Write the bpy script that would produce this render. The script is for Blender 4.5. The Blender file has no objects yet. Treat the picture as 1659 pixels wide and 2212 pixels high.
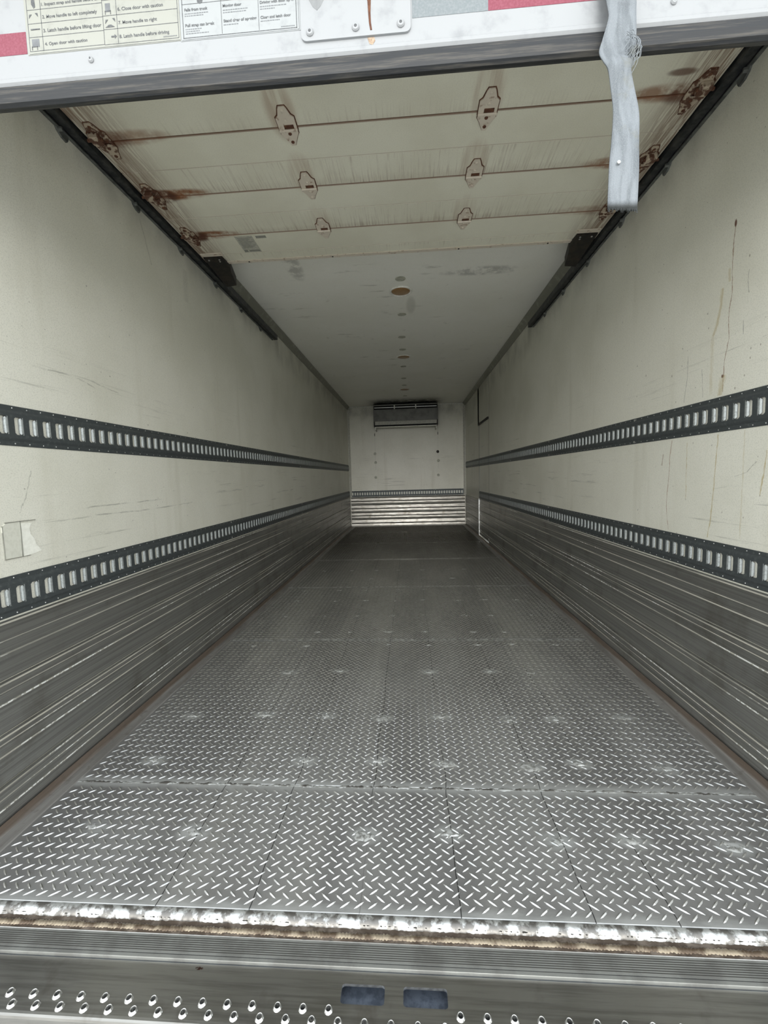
import bpy, math, random
from mathutils import Matrix, Vector
random.seed(7)
sc = bpy.context.scene

# ------------------------------------------------------------------ camera
F_PX, CX, CZ, YAW, PITCH, ROLL = 896.006, 0.0591, 1.0522, 0.06431, 0.08484, 0.02757
fw = Vector((-math.sin(YAW)*math.cos(PITCH), math.cos(YAW)*math.cos(PITCH), -math.sin(PITCH)))
rt = Vector((math.cos(YAW), math.sin(YAW), 0))
upv = rt.cross(fw)
c_, s_ = math.cos(ROLL), math.sin(ROLL)
rt, upv = c_*rt - s_*upv, c_*upv + s_*rt
cam = bpy.data.objects.new('camera', bpy.data.cameras.new('camera'))
sc.collection.objects.link(cam)
cam.matrix_world = Matrix(((rt.x, upv.x, -fw.x, CX), (rt.y, upv.y, -fw.y, 0), (rt.z, upv.z, -fw.z, CZ), (0, 0, 0, 1)))
cam.data.sensor_fit = 'HORIZONTAL'; cam.data.sensor_width = 36
cam.data.lens = F_PX/1659*36
cam.data.clip_start = 0.02; cam.data.clip_end = 300
sc.camera = cam

# ------------------------------------------------------------------ sky, light, exposure
world = bpy.data.worlds.new('overcast_sky'); sc.world = world; world.use_nodes = True
wn = world.node_tree; wn.nodes.clear()
wo = wn.nodes.new('ShaderNodeOutputWorld'); bg = wn.nodes.new('ShaderNodeBackground')
tc = wn.nodes.new('ShaderNodeTexCoord'); sx = wn.nodes.new('ShaderNodeSeparateXYZ')
rp = wn.nodes.new('ShaderNodeValToRGB')
wn.links.new(tc.outputs['Generated'], sx.inputs[0]); wn.links.new(sx.outputs['Z'], rp.inputs[0])
rp.color_ramp.elements[0].position = 0.0; rp.color_ramp.elements[0].color = (1.12, 1.13, 1.10, 1)
rp.color_ramp.elements[1].position = 0.9; rp.color_ramp.elements[1].color = (0.62, 0.68, 0.74, 1)
wn.links.new(rp.outputs[0], bg.inputs[0]); bg.inputs[1].default_value = 1.0
wn.links.new(bg.outputs[0], wo.inputs[0])
sun = bpy.data.lights.new('soft_sun', 'SUN'); sun.energy = 0.85; sun.angle = math.radians(32); sun.color = (1.0, 0.985, 0.95)
so = bpy.data.objects.new('soft_sun', sun); sc.collection.objects.link(so)
so.rotation_euler = Vector((0.03, 1.0, -0.13)).to_track_quat('-Z', 'Y').to_euler()
sc.view_settings.view_transform = 'Standard'; sc.view_settings.look = 'None'
sc.view_settings.gamma = 1; sc.view_settings.use_curve_mapping = False
sc.view_settings.exposure = 1.5
sc.cycles.max_bounces = 16; sc.cycles.diffuse_bounces = 12; sc.cycles.glossy_bounces = 8

# ------------------------------------------------------------------ node helper
class N:
    """a socket with arithmetic"""
    def __init__(s, nt, k): s.nt, s.k = nt, k
    def op(s, o, b=None, c=None, clamp=False):
        m = s.nt.nodes.new('ShaderNodeMath'); m.operation = o; m.use_clamp = clamp
        for i, v in enumerate((s, b, c)):
            if v is None: continue
            if isinstance(v, N): s.nt.links.new(v.k, m.inputs[i])
            else: m.inputs[i].default_value = v
        return N(s.nt, m.outputs[0])
    def __add__(s, b): return s.op('ADD', b)
    def __sub__(s, b): return s.op('SUBTRACT', b)
    def __mul__(s, b): return s.op('MULTIPLY', b)
    def __truediv__(s, b): return s.op('DIVIDE', b)
    __radd__ = __add__; __rmul__ = __mul__
    def abs(s): return s.op('ABSOLUTE')
    def max(s, b): return s.op('MAXIMUM', b)
    def min(s, b): return s.op('MINIMUM', b)
    def clamp(s): return s.op('ADD', 0.0, clamp=True)
    def inv(s): return s.op('MULTIPLY_ADD', -1.0, 1.0)
    def ss(s, a, b):       # smoothstep from a to b (a may exceed b)
        m = s.nt.nodes.new('ShaderNodeMapRange'); m.interpolation_type = 'SMOOTHSTEP'
        s.nt.links.new(s.k, m.inputs[0]); flip = a > b
        if flip: a, b = b, a
        m.inputs[1].default_value = a; m.inputs[2].default_value = b
        m.inputs[3].default_value = 1.0 if flip else 0.0; m.inputs[4].default_value = 0.0 if flip else 1.0
        return N(s.nt, m.outputs[0])
def comb(nt, x, y, z):
    m = nt.nodes.new('ShaderNodeCombineXYZ')
    for i, v in enumerate((x, y, z)):
        if isinstance(v, N): nt.links.new(v.k, m.inputs[i])
        else: m.inputs[i].default_value = v
    return N(nt, m.outputs[0])
def noise(nt, vec, scale=1.0, detail=3.0, rough=0.55):
    m = nt.nodes.new('ShaderNodeTexNoise'); m.inputs['Scale'].default_value = scale
    m.inputs['Detail'].default_value = detail; m.inputs['Roughness'].default_value = rough
    nt.links.new(vec.k, m.inputs['Vector']); return N(nt, m.outputs['Fac'])
def mix(nt, fac, a, b):
    m = nt.nodes.new('ShaderNodeMix'); m.data_type = 'RGBA'
    for i, v in ((0, fac), (6, a), (7, b)):
        if isinstance(v, N): nt.links.new(v.k, m.inputs[i])
        elif i == 0: m.inputs[0].default_value = v
        else: m.inputs[i].default_value = (*v, 1)
    return N(nt, m.outputs[2])
def material(name, rough=0.5, metal=0.0, spec=0.5):
    m = bpy.data.materials.new(name); m.use_nodes = True; nt = m.node_tree
    b = nt.nodes['Principled BSDF']
    b.inputs['Roughness'].default_value = rough; b.inputs['Metallic'].default_value = metal
    b.inputs['Specular IOR Level'].default_value = spec
    t = nt.nodes.new('ShaderNodeTexCoord'); s = nt.nodes.new('ShaderNodeSeparateXYZ')
    g = nt.nodes.new('ShaderNodeNewGeometry')
    nt.links.new(g.outputs['Position'], s.inputs[0])
    return m, nt, b, N(nt, g.outputs['Position']), N(nt, s.outputs[0]), N(nt, s.outputs[1]), N(nt, s.outputs[2])
def setc(nt, b, col): nt.links.new(col.k, b.inputs['Base Color'])
def bump(nt, b, h, strength=0.3, dist=0.002):
    m = nt.nodes.new('ShaderNodeBump'); m.inputs['Strength'].default_value = strength; m.inputs['Distance'].default_value = dist
    nt.links.new(h.k, m.inputs['Height']); nt.links.new(m.outputs[0], b.inputs['Normal'])
def simple(name, col, col2=None, rough=0.5, metal=0.0, scale=40, bmp=0.0, spec=0.5, lo=0.4, hi=0.65):
    m, nt, b, P, X, Y, Z = material(name, rough, metal, spec)
    col2 = col2 or tuple(c*0.8 for c in col)
    n = noise(nt, P, scale, 5, 0.6)
    setc(nt, b, mix(nt, n.ss(lo, hi), col, col2))
    if bmp: bump(nt, b, n, bmp)
    return m
_shared = {}
def seg_mask(nt, U, V, pts, w, wob=0.004, soft=2.0):
    """a drip that follows a polyline given as (u, v) with v falling"""
    out = None
    wob = wob*2.2
    key = nt.as_pointer()
    if key not in _shared:
        _shared[key] = (noise(nt, comb(nt, 0.0, U*3.0, V), 14, 5, 0.7) - 0.5, noise(nt, comb(nt, 0.0, U*6.0, V), 22, 3, 0.7).ss(0.30, 0.60)*0.7 + 0.3)
    wn_, fade = _shared[key]
    for (u0, v0), (u1, v1) in zip(pts[:-1], pts[1:]):
        k = (u1-u0)/(v1-v0) if abs(v1-v0) > 1e-6 else 0
        d = (U - (V*k + (u0 - k*v0)) + wn_*(wob*2)).abs()
        hi, lo = max(v0, v1), min(v0, v1)
        m = d.ss(w*soft, w*0.4) * V.op('LESS_THAN', hi) * V.op('GREATER_THAN', lo)
        out = m if out is None else out.max(m)
    return out*fade
def spot(nt, U, V, u, v, ru, rv):
    a = U.op('MULTIPLY_ADD', 1/ru, -u/ru); b = V.op('MULTIPLY_ADD', 1/rv, -v/rv)
    return a.op('MULTIPLY_ADD', a, b*b).ss(1.0, 0.2)

# ------------------------------------------------------------------ materials
def wall_mat(name, along, marks):
    m, nt, b, P, X, Y, Z = material(name, 0.42, 0, 0.45)
    U = Y if along == 'y' else X
    fine = noise(nt, P, 260, 2, 0.6); mot = noise(nt, P, 2.2, 4, 0.55)
    col = mix(nt, mot.ss(0.35, 0.7), (0.75, 0.74, 0.655), (0.68, 0.67, 0.58))
    col = mix(nt, fine.ss(0.45, 0.70)*0.35, col, (0.42, 0.42, 0.36))
    # vertical run marks and horizontal rub marks
    v = noise(nt, comb(nt, U*6.0, 0.0, Z*0.6), 1.0, 4, 0.6)
    col = mix(nt, v.ss(0.55, 0.75)*0.35, col, (0.50, 0.48, 0.38))
    h = noise(nt, comb(nt, U*1.6, 0.0, Z*42.0), 1.0, 4, 0.7)
    hb = noise(nt, comb(nt, U*1.1, 3.0, Z*2.4), 1.0, 2)
    band = (Z - 0.95).abs().ss(0.30, 0.05).max((Z-1.44).abs().ss(0.16, 0.03)*0.6)
    col = mix(nt, h.ss(0.56, 0.70)*hb.ss(0.40, 0.60)*band*0.75, col, (0.25, 0.25, 0.215))
    # grime below the roof
    gr = noise(nt, comb(nt, U*4.0, 0.0, Z*3.0), 1.0, 4)
    col = mix(nt, Z.ss(2.14, 2.40)*gr.ss(0.3, 0.75)*0.6, col, (0.20, 0.20, 0.17))
    sp = noise(nt, P, 55, 1.0)
    col = mix(nt, sp.ss(0.76, 0.80)*0.6, col, (0.18, 0.17, 0.14))
    for (mask, c, a) in marks(nt, U, Z): col = mix(nt, mask*a, col, c)
    setc(nt, b, col); bump(nt, b, fine, 0.12, 0.001)
    return m
BR = (0.20, 0.10, 0.035); YL = (0.42, 0.33, 0.13); GY = (0.13, 0.13, 0.11)
def marks_right(nt, U, Z):
    o = []
    s = lambda pts, w, c, a, wob=0.004: o.append((seg_mask(nt, U, Z, pts, w, wob), c, a))
    s([(1.611,1.903),(1.619,1.821),(1.615,1.681),(1.627,1.585),(1.622,1.518),(1.639,1.435),(1.641,1.33)], 0.0014, BR, 0.85)
    o.append((spot(nt, U, Z, 1.611, 1.905, 0.007, 0.016), (0.10,0.03,0.012), 0.95))
    s([(1.631,1.763),(1.629,1.716)], 0.004, YL, 0.5); s([(1.662,1.707),(1.666,1.652),(1.685,1.581),(1.70,1.55)], 0.005, YL, 0.55)
    s([(1.70,1.55),(1.705,1.468),(1.70,1.33)], 0.006, YL, 0.3, 0.01)
    s([(1.641,1.39),(1.655,1.32)], 0.009, YL, 0.5, 0.01)
    o.append((spot(nt, U, Z, 1.646, 1.388, 0.006, 0.008), (0.10,0.03,0.012), 0.9))
    s([(1.542,1.718),(1.545,1.679),(1.538,1.64)], 0.0012, GY, 0.5); s([(1.559,1.557),(1.558,1.509)], 0.0014, GY, 0.6)
    s([(1.841,1.512),(1.842,1.427),(1.86,1.33)], 0.0014, GY, 0.5); s([(1.756,1.44),(1.747,1.33)], 0.0012, GY, 0.5)
    s([(1.93,1.177),(1.943,1.106),(1.943,1.033),(1.956,0.949),(1.957,0.874),(1.939,0.78)], 0.0016, (0.30,0.17,0.10), 0.75)
    s([(1.654,1.176),(1.66,1.075),(1.669,0.964),(1.679,0.85),(1.691,0.78)], 0.0022, YL, 0.75)
    s([(1.991,1.119),(2.001,1.068)], 0.002, BR, 0.7)
    s([(1.829,1.16),(1.829,1.032),(1.827,0.924)], 0.0012, YL, 0.7)
    s([(1.436,1.105),(1.447,1.022),(1.455,0.956)], 0.0018, YL, 0.8); s([(1.53,1.18),(1.53,0.80)], 0.002, YL, 0.35)
    s([(1.475,1.069),(1.512,1.034),(1.568,1.018)], 0.002, GY, 0.5); s([(1.55,0.984),(1.60,0.982),(1.663,0.971)], 0.003, GY, 0.45)
    s([(2.147,1.107),(2.278,1.088)], 0.003, GY, 0.35)
    for (a, c, r) in ((1.727,1.587,.005),(2.15,1.508,.007),(1.946,1.458,.007),(1.52,1.451,.005),(1.521,1.42,.005),(1.543,1.762,.006),(1.543,1.367,.005),
                      (1.481,1.452,.005),(1.827,0.922,.004),(1.455,0.955,.004),(1.583,1.332,.006),(1.913,1.34,.005),(1.62,0.885,.004),(1.52,0.875,.004),(1.47,1.085,.003)):
        o.append((spot(nt, U, Z, a, c, r*.6, r), (0.16,0.13,0.09), 0.6))
    return o
def marks_left(nt, U, Z):
    o = []
    s = lambda pts, w, c, a, wob=0.004: o.append((seg_mask(nt, U, Z, pts, w, wob), c, a))
    s([(1.337,1.105),(1.303,1.011),(1.277,0.966)], 0.0012, GY, 0.45, 0.008)
    s([(1.398,0.992),(1.448,0.9905)], 0.006, GY, 0.25)
    for (a, c) in (((1.39,0.919),(1.594,0.929)), ((1.594,0.929),(1.978,0.9235)), ((1.978,0.9235),(2.384,0.934)), ((1.55,0.963),(2.082,0.968)), ((1.525,0.853),(1.706,0.855)),
                   ((1.359,1.462),(1.549,1.47)), ((1.549,1.472),(1.675,1.443)), ((1.60,1.475),(1.856,1.445))):
        k = (c[1]-a[1])/(c[0]-a[0])
        d = (Z - (U*k + (a[1]-k*a[0])) + (noise(nt, comb(nt, U, 0.0, 0.0), 12, 3) - 0.5)*0.012).abs()
        o.append((d.ss(0.0045, 0.0006)*U.ss(a[0], a[0]+0.03)*U.ss(c[0], c[0]-0.05)*noise(nt, comb(nt, U*14.0, a[0], Z*60.0), 1.0, 4, 0.7).ss(0.38, 0.62), GY, 0.5))
    s([(2.05,2.33),(2.12,2.15)], 0.004, GY, 0.3); s([(2.45,2.28),(2.44,2.10)], 0.02, GY, 0.15)
    return o
def marks_back(nt, U, Z):
    return [((U-0.655).abs().ss(0.004, 0.001)*Z.op('LESS_THAN', 2.05)*Z.op('GREATER_THAN', 1.2), (0.3,0.3,0.25), 0.4),
            ((U+0.657).abs().ss(0.004, 0.001)*Z.op('LESS_THAN', 2.05)*Z.op('GREATER_THAN', 1.2), (0.3,0.3,0.25), 0.4)]
M_wl = wall_mat('white liner left', 'y', marks_left)
M_wr = wall_mat('white liner right', 'y', marks_right)
M_wb = wall_mat('white liner end', 'x', marks_back)
def ceil_mat():
    m, nt, b, P, X, Y, Z = material('white ceiling liner', 0.5, 0, 0.35)
    fine = noise(nt, P, 240, 2); mot = noise(nt, P, 1.7, 4)
    col = mix(nt, mot.ss(0.35, 0.7), (0.92, 0.915, 0.85), (0.88, 0.875, 0.80))
    s = noise(nt, comb(nt, X*3.0, Y*14.0, 0.0), 1.0, 4, 0.65); s2 = noise(nt, comb(nt, X*2.0, Y*1.2, 5.0), 1.0, 2)
    col = mix(nt, s.ss(0.58, 0.72)*s2.ss(0.48, 0.62)*0.5, col, (0.25, 0.25, 0.20))
    s3 = noise(nt, P, 7.5, 5, 0.7)
    col = mix(nt, s3.ss(0.62, 0.74)*0.35, col, (0.28, 0.28, 0.22))
    col = mix(nt, fine.ss(0.45, 0.75)*0.12, col, (0.35, 0.35, 0.3))
    col = mix(nt, spot(nt, X, Y, 0.10, 3.75, 0.05, 0.22)*0.35, col, (0.36, 0.36, 0.30))
    col = mix(nt, spot(nt, X, Y, -0.72, 2.98, 0.07, 0.25)*s3.ss(0.4, 0.55)*0.5, col, (0.25, 0.25, 0.22))
    col = mix(nt, spot(nt, X, Y, 0.62, 3.2, 0.35, 0.08)*s3.ss(0.4, 0.6)*0.5, col, (0.22, 0.22, 0.2))
    col = mix(nt, (X.abs().ss(0.85, 0.5)*Y.ss(7.9, 8.4)*s3.ss(0.2, 0.6)).clamp()*0.9, col, (0.06, 0.06, 0.05))  # shadow on the ceiling at the evaporator, painted dark into the liner colour
    setc(nt, b, col); bump(nt, b, fine, 0.1, 0.001)
    return m
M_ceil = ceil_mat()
JY = (1.69, 2.02, 2.35)          # hinge joints of the overhead door
MY = (1.855, 2.185, 2.535)       # mid ribs
HX = (-0.378, 0.378)
def door_in_mat():
    m, nt, b, P, X, Y, Z = material('door inner skin with rust', 0.5, 0, 0.4)
    fine = noise(nt, P, 230, 2); mot = noise(nt, P, 3.0, 4)
    col = mix(nt, mot.ss(0.35, 0.7), (0.80, 0.785, 0.66), (0.73, 0.71, 0.585))
    col = mix(nt, fine.ss(0.45, 0.75)*0.15, col, (0.36, 0.34, 0.28))
    st = noise(nt, comb(nt, X*120.0, Y*5.0, 0.0), 1.0, 3, 0.6)      # streaks that ran down the shut door
    st2 = noise(nt, comb(nt, X*30.0, Y*2.0, 4.0), 1.0, 3, 0.6)
    lv = noise(nt, comb(nt, X*1.6, Y*0.5, 9.0), 1.0, 2)
    R = (0.17, 0.082, 0.04); D = (0.085, 0.026, 0.012); O = (0.25, 0.095, 0.035)
    rust = None
    for i, yk in enumerate(JY):
        d = (Y - yk)*-1.0
        L = (0.10, 0.16, 0.15)[i]
        g = d.ss(L, 0.0)*d.op('GREATER_THAN', -0.002)
        f = g*(st.ss(0.46, 0.70)*0.62 + g.ss(0.7, 1.0)*0.22)*((lv*1.9 - 0.25).clamp())*(0.35, 0.9, 0.9)[i]
        rust = f if rust is None else rust.max(f)
        ln = d.abs().ss(0.007, 0.003)*0.95
        rust = rust.max(ln)
    for yk in MY:
        d = (Y - yk)
        g = d.ss(0.12, 0.0)*d.op('GREATER_THAN', -0.002)
        rust = rust.max(g*st.ss(0.52, 0.74)*(0.35+0.0)).max(d.abs().ss(0.004, 0.001)*0.5)
    side = X.abs().ss(0.93, 1.15)
    rust = rust.max(side*st.ss(0.44, 0.54)*0.85).max(side*st2.ss(0.40, 0.56)*0.65).max(side*0.25)
    col = mix(nt, (rust*0.95).clamp(), col, R)
    blot = noise(nt, P, 14, 4, 0.65)
    # orange blooms beside the end hinges
    for sx_ in (-1, 1):
        for i, yk in enumerate(JY):
            a = (0.55, 0.95, 0.95)[i] if sx_ < 0 else (0.7, 0.85, 0.35)[i]
            xc = sx_*1.075
            far = spot(nt, X, Y, sx_*1.01, yk-0.012, 0.19, 0.045)
            near = spot(nt, X, Y, xc, yk-0.005, 0.085, 0.055)
            col = mix(nt, (far*(blot.ss(0.3, 0.6)*0.9+0.2)*a).clamp(), col, O)
            col = mix(nt, (near*blot.ss(0.3, 0.55)*a).clamp(), col, D)
    for hx in HX:
        for i, yk in enumerate(JY):
            sp_ = spot(nt, X, Y, hx-0.01, yk-0.07, 0.07, 0.16)
            col = mix(nt, sp_*(st2.ss(0.35, 0.65)*0.5+0.1)*(0.9 if i == 0 else 0.6), col, (0.34, 0.22, 0.14))
    col = mix(nt, spot(nt, X, Y, 1.02, 1.60, 0.06, 0.018)*0.8, col, (0.12, 0.05, 0.03))
    setc(nt, b, col); bump(nt, b, fine, 0.1, 0.001)
    return m
M_din = door_in_mat()
M_dout = simple('white painted door face', (0.32, 0.33, 0.34), (0.25, 0.26, 0.27), 0.45, 0, 18, 0.05, lo=0.5, hi=0.75)
def seal_mat():
    m, nt, b, P, X, Y, Z = material('black rubber seal', 0.55, 0, 0.4)
    n = noise(nt, comb(nt, X*6, Y*90, Z*160), 1, 4, 0.7)
    setc(nt, b, mix(nt, n.ss(0.45, 0.7), (0.022, 0.024, 0.027), (0.075, 0.070, 0.062))); bump(nt, b, n, 0.3)
    return m
M_seal = seal_mat()
M_rail = simple('dark painted rail steel', (0.070, 0.080, 0.083), (0.125, 0.14, 0.14), 0.5, 0.35, 70, 0.1, lo=0.5, hi=0.8)
M_lip = simple('worn zinc slot lip', (0.42, 0.45, 0.45), (0.27, 0.29, 0.29), 0.42, 0.6, 160, lo=0.45, hi=0.7)
M_bolt = simple('zinc bolt', (0.55, 0.56, 0.54), (0.35, 0.34, 0.32), 0.35, 0.8, 120)
def slat_mat(name, base, dark):
    m, nt, b, P, X, Y, Z = material(name, 0.42, 0.85)
    s = noise(nt, comb(nt, X*30.0, Y*1.3, Z*150.0), 1.0, 4, 0.6); k = noise(nt, P, 6, 4, 0.6); f = noise(nt, P, 130, 3, 0.7)
    col = mix(nt, s.ss(0.35, 0.68), base, dark); col = mix(nt, k.ss(0.5, 0.75)*0.5, col, (0.15, 0.135, 0.11))
    col = mix(nt, f.ss(0.66, 0.78)*0.6, col, (0.75, 0.76, 0.74))
    setc(nt, b, col)
    r = (s*0.25 + f*0.2 + 0.22); nt.links.new(r.k, b.inputs['Roughness'])
    bump(nt, b, s + f*0.5, 0.2, 0.001)
    return m
M_slat = slat_mat('scuffed aluminium slat', (0.40, 0.40, 0.38), (0.27, 0.27, 0.255))
def lip_mat():
    m, nt, b, P, X, Y, Z = material('bright worn slat edge', 0.45, 0.35)
    n = noise(nt, P, 55, 4, 0.6); l = noise(nt, comb(nt, X*2.0, Y*1.8, Z*9.0), 1.0, 3, 0.6); c = noise(nt, comb(nt, X*0.0, Y*1.2, Z*14.0), 1.0, 2)
    col = mix(nt, l.ss(0.38, 0.58), (0.34, 0.33, 0.29), (0.60, 0.575, 0.50))
    chalk = n.ss(0.47, 0.54)*c.ss(0.52, 0.58)
    col = mix(nt, chalk, col, (0.95, 0.96, 0.92)); setc(nt, b, col)
    return m
M_lipal = lip_mat()
def slatb():
    m, nt, b, P, X, Y, Z = material('bright end wall slat', 0.3, 0.95)
    s = noise(nt, comb(nt, X*4, 0.0, Z*60.0), 1.0, 4, 0.6); k = noise(nt, P, 9, 4, 0.65)
    col = mix(nt, s.ss(0.4, 0.7), (0.36, 0.345, 0.315), (0.17, 0.16, 0.145)); col = mix(nt, k.ss(0.52, 0.72)*0.7, col, (0.18, 0.16, 0.13))
    setc(nt, b, col); nt.links.new((k*0.35+0.16).k, b.inputs['Roughness']); bump(nt, b, k + s, 0.35, 0.004)
    return m
M_slatb = slatb()
WX = (-0.94, -0.62, -0.355, -0.09, 0.155, 0.452, 0.655, 0.93)
_r = random.Random(3); PLUGS = []
for _y in (1.136, 1.44, 1.733, 2.155, 2.515, 2.735, 3.07, 3.45, 3.78, 4.2, 4.6):
    for _x in WX:
        if _r.random() < (0.05 if _y < 2 else 0.25): continue
        PLUGS.append((_x+_r.uniform(-.02, .02), _y+_r.uniform(-.012, .012)))
CR = (-0.60, -0.36, -0.087, 0.158, 0.47, 0.66)
def plate_mat():
    m, nt, b, P, X, Y, Z = material('worn tread plate', 0.42, 0.55)
    k = noise(nt, comb(nt, X*3.0, Y*1.1, 0.0), 1.0, 4, 0.55); f = noise(nt, P, 150, 3, 0.65); g = noise(nt, P, 11, 4, 0.6)
    lane = noise(nt, comb(nt, X*2.6, Y*0.25, 2.0), 1.0, 2)
    col = mix(nt, k.ss(0.35, 0.65), (0.36, 0.355, 0.345), (0.25, 0.245, 0.24))
    col = mix(nt, lane.ss(0.48, 0.62)*0.45, col, (0.47, 0.46, 0.43))
    col = mix(nt, g.ss(0.55, 0.75)*0.35, col, (0.15, 0.14, 0.125)); col = mix(nt, f.ss(0.55, 0.8)*0.4, col, (0.42, 0.42, 0.40))
    fr = noise(nt, comb(nt, X*9.0, Y*30.0, 0.0), 1.0, 4, 0.65)
    for ys_, ww in ((1.322, 0.040), (2.60, 0.030), (3.893, 0.035), (5.224, 0.04), (0.905, 0.035)):
        col = mix(nt, ((Y - ys_).abs() + (fr-0.5)*0.05).ss(ww, 0.0)*0.75, col, (0.62, 0.63, 0.62))
    for xs_, ys_ in PLUGS[:26]:
        col = mix(nt, spot(nt, X, Y, xs_, ys_, 0.062, 0.036)*fr.ss(0.30, 0.58)*0.7, col, (0.60, 0.61, 0.60))
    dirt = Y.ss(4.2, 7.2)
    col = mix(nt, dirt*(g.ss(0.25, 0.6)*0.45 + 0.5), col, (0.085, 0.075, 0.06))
    wb = noise(nt, comb(nt, 0.0, Y, 0.0), 3, 3)
    for i, cx_ in enumerate(CR):
        gate = noise(nt, comb(nt, float(i)*7.3, Y*0.9, 1.0), 1.0, 1).ss(0.36, 0.44)
        col = mix(nt, ((X - cx_) + (wb-0.5)*0.03).abs().ss(0.0018, 0.0007)*gate*0.9, col, (0.02, 0.02, 0.02))
    setc(nt, b, col); nt.links.new((k*0.15 + g*0.2 + 0.24 - dirt*0.12).k, b.inputs['Roughness']); bump(nt, b, f, 0.15, 0.001)
    return m
M_plate = plate_mat()
def lug_mat():
    m, nt, b, P, X, Y, Z = material('bright worn tread lug', 0.33, 0.95)
    n = noise(nt, P, 30, 4, 0.6); k = noise(nt, comb(nt, X*2.0, Y*0.8, 0.0), 1.0, 3)
    col = mix(nt, n.ss(0.4, 0.7), (0.90, 0.90, 0.88), (0.58, 0.58, 0.56)); col = mix(nt, k.ss(0.42, 0.65)*0.45, col, (0.38, 0.38, 0.36))
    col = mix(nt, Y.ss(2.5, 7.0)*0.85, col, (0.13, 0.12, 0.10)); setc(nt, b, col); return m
M_lug = lug_mat()
M_bead = simple('bright weld metal', (0.80, 0.82, 0.82), (0.42, 0.42, 0.40), 0.40, 0.4, 60, 0.3, lo=0.48, hi=0.66)
M_edge = simple('battered bright edge metal', (0.72, 0.73, 0.72), (0.22, 0.21, 0.195), 0.45, 0.8, 30, 0.5, lo=0.43, hi=0.56)
M_smear = simple('smeared plug weld metal', (0.74, 0.75, 0.74), (0.36, 0.36, 0.34), 0.42, 0.6, 70, 0.4, lo=0.45, hi=0.60)
M_tan = simple('tan rust stain', (0.42, 0.33, 0.24), (0.22, 0.13, 0.08), 0.6, 0, 90)
M_hinger = simple('heavily rusted hinge', (0.50, 0.42, 0.32), (0.11, 0.05, 0.03), 0.6, 0.1, 42, 0.3, lo=0.44, hi=0.54)
M_weldb = simple('tan stained weld bead', (0.30, 0.25, 0.18), (0.10, 0.07, 0.045), 0.45, 0.3, 22, 0.2, lo=0.42, hi=0.6)
M_rustb = simple('brown rusty base strip', (0.085, 0.062, 0.045), (0.19, 0.155, 0.125), 0.7, 0.2, 26, 0.4, lo=0.45, hi=0.65)
M_sill = simple('scratched sill aluminium', (0.34, 0.345, 0.325), (0.25, 0.25, 0.235), 0.5, 0.6, 14, 0.05)
M_groove = simple('dirt in grooves', (0.035, 0.033, 0.028), None, 0.8)
def bump_mat():
    m, nt, b, P, X, Y, Z = material('brushed steel step', 0.36, 0.9)
    s = noise(nt, comb(nt, X*5.0, Y*120.0, Z*30.0), 1.0, 4, 0.6); g = noise(nt, P, 9, 4, 0.6)
    col = mix(nt, s.ss(0.4, 0.7), (0.34, 0.335, 0.315), (0.24, 0.235, 0.22)); col = mix(nt, g.ss(0.56, 0.72)*0.5, col, (0.14, 0.12, 0.10))
    r = noise(nt, P, 30, 3)
    for (u, v, a, c) in ((-0.43, 0.80, 0.011, 0.004), ):
        col = mix(nt, spot(nt, X, Y, u, v, a, c)*noise(nt, P, 220, 3).ss(0.4, 0.5), col, (0.08, 0.04, 0.03))
    setc(nt, b, col); nt.links.new((g*0.25+0.2).k, b.inputs['Roughness']); bump(nt, b, s, 0.1, 0.001)
    return m
M_bump = bump_mat()
M_flare = simple('polished grip dimple', (0.80, 0.80, 0.78), (0.5, 0.5, 0.48), 0.25, 0.9, 120)
M_chan = simple('dark blue grey channel', (0.20, 0.23, 0.28), (0.12, 0.14, 0.18), 0.4, 0.3, 60)
M_trk = simple('dark track steel', (0.022, 0.025, 0.028), (0.06, 0.062, 0.06), 0.5, 0.4, 30, 0.1)
M_trk2 = simple('grey track angle', (0.17, 0.18, 0.17), (0.09, 0.095, 0.09), 0.5, 0.5, 30, 0.1)
M_trim = simple('olive grey cove trim', (0.27, 0.27, 0.225), (0.40, 0.40, 0.34), 0.5, 0.3, 12, lo=0.5, hi=0.75)
M_blk = simple('black bracket', (0.010, 0.009, 0.008), (0.03, 0.022, 0.016), 0.6, 0.2, 30)
M_hinge = simple('cream hinge with light rust', (0.70, 0.63, 0.53), (0.33, 0.22, 0.15), 0.5, 0.1, 45, 0.1, lo=0.55, hi=0.72)
M_rustd = simple('dark rust', (0.09, 0.035, 0.02), (0.16, 0.07, 0.035), 0.8, 0.1, 60, 0.3)
M_amber = simple('brown dome lens', (0.33, 0.195, 0.08), (0.26, 0.15, 0.06), 0.35, 0, 20)
M_ring = simple('off white lamp ring', (0.85, 0.84, 0.78), None, 0.4)
M_patch = simple('off white repair patch', (0.66, 0.66, 0.58), (0.60, 0.60, 0.52), 0.45, 0, 60)
M_chip = simple('bright chipped liner', (0.88, 0.88, 0.80), (0.80, 0.80, 0.72), 0.5, 0, 60)
M_plug = simple('grey sealed plug', (0.50, 0.50, 0.42), (0.34, 0.34, 0.28), 0.55, 0, 30)
M_evap = simple('grey evaporator sheet', (0.12, 0.12, 0.11), (0.085, 0.085, 0.078), 0.5, 0.3, 8)
M_evl = simple('light grey evaporator lip', (0.66, 0.66, 0.60), None, 0.5, 0.3)
M_silver = simple('silver bar', (0.75, 0.76, 0.76), None, 0.3, 0.8)
M_void = simple('dark interior', (0.012, 0.012, 0.012), None, 0.8)
M_stick = simple('yellowed label film', (0.315, 0.32, 0.285), (0.265, 0.27, 0.24), 0.4, 0, 25, lo=0.5, hi=0.75)
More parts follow.
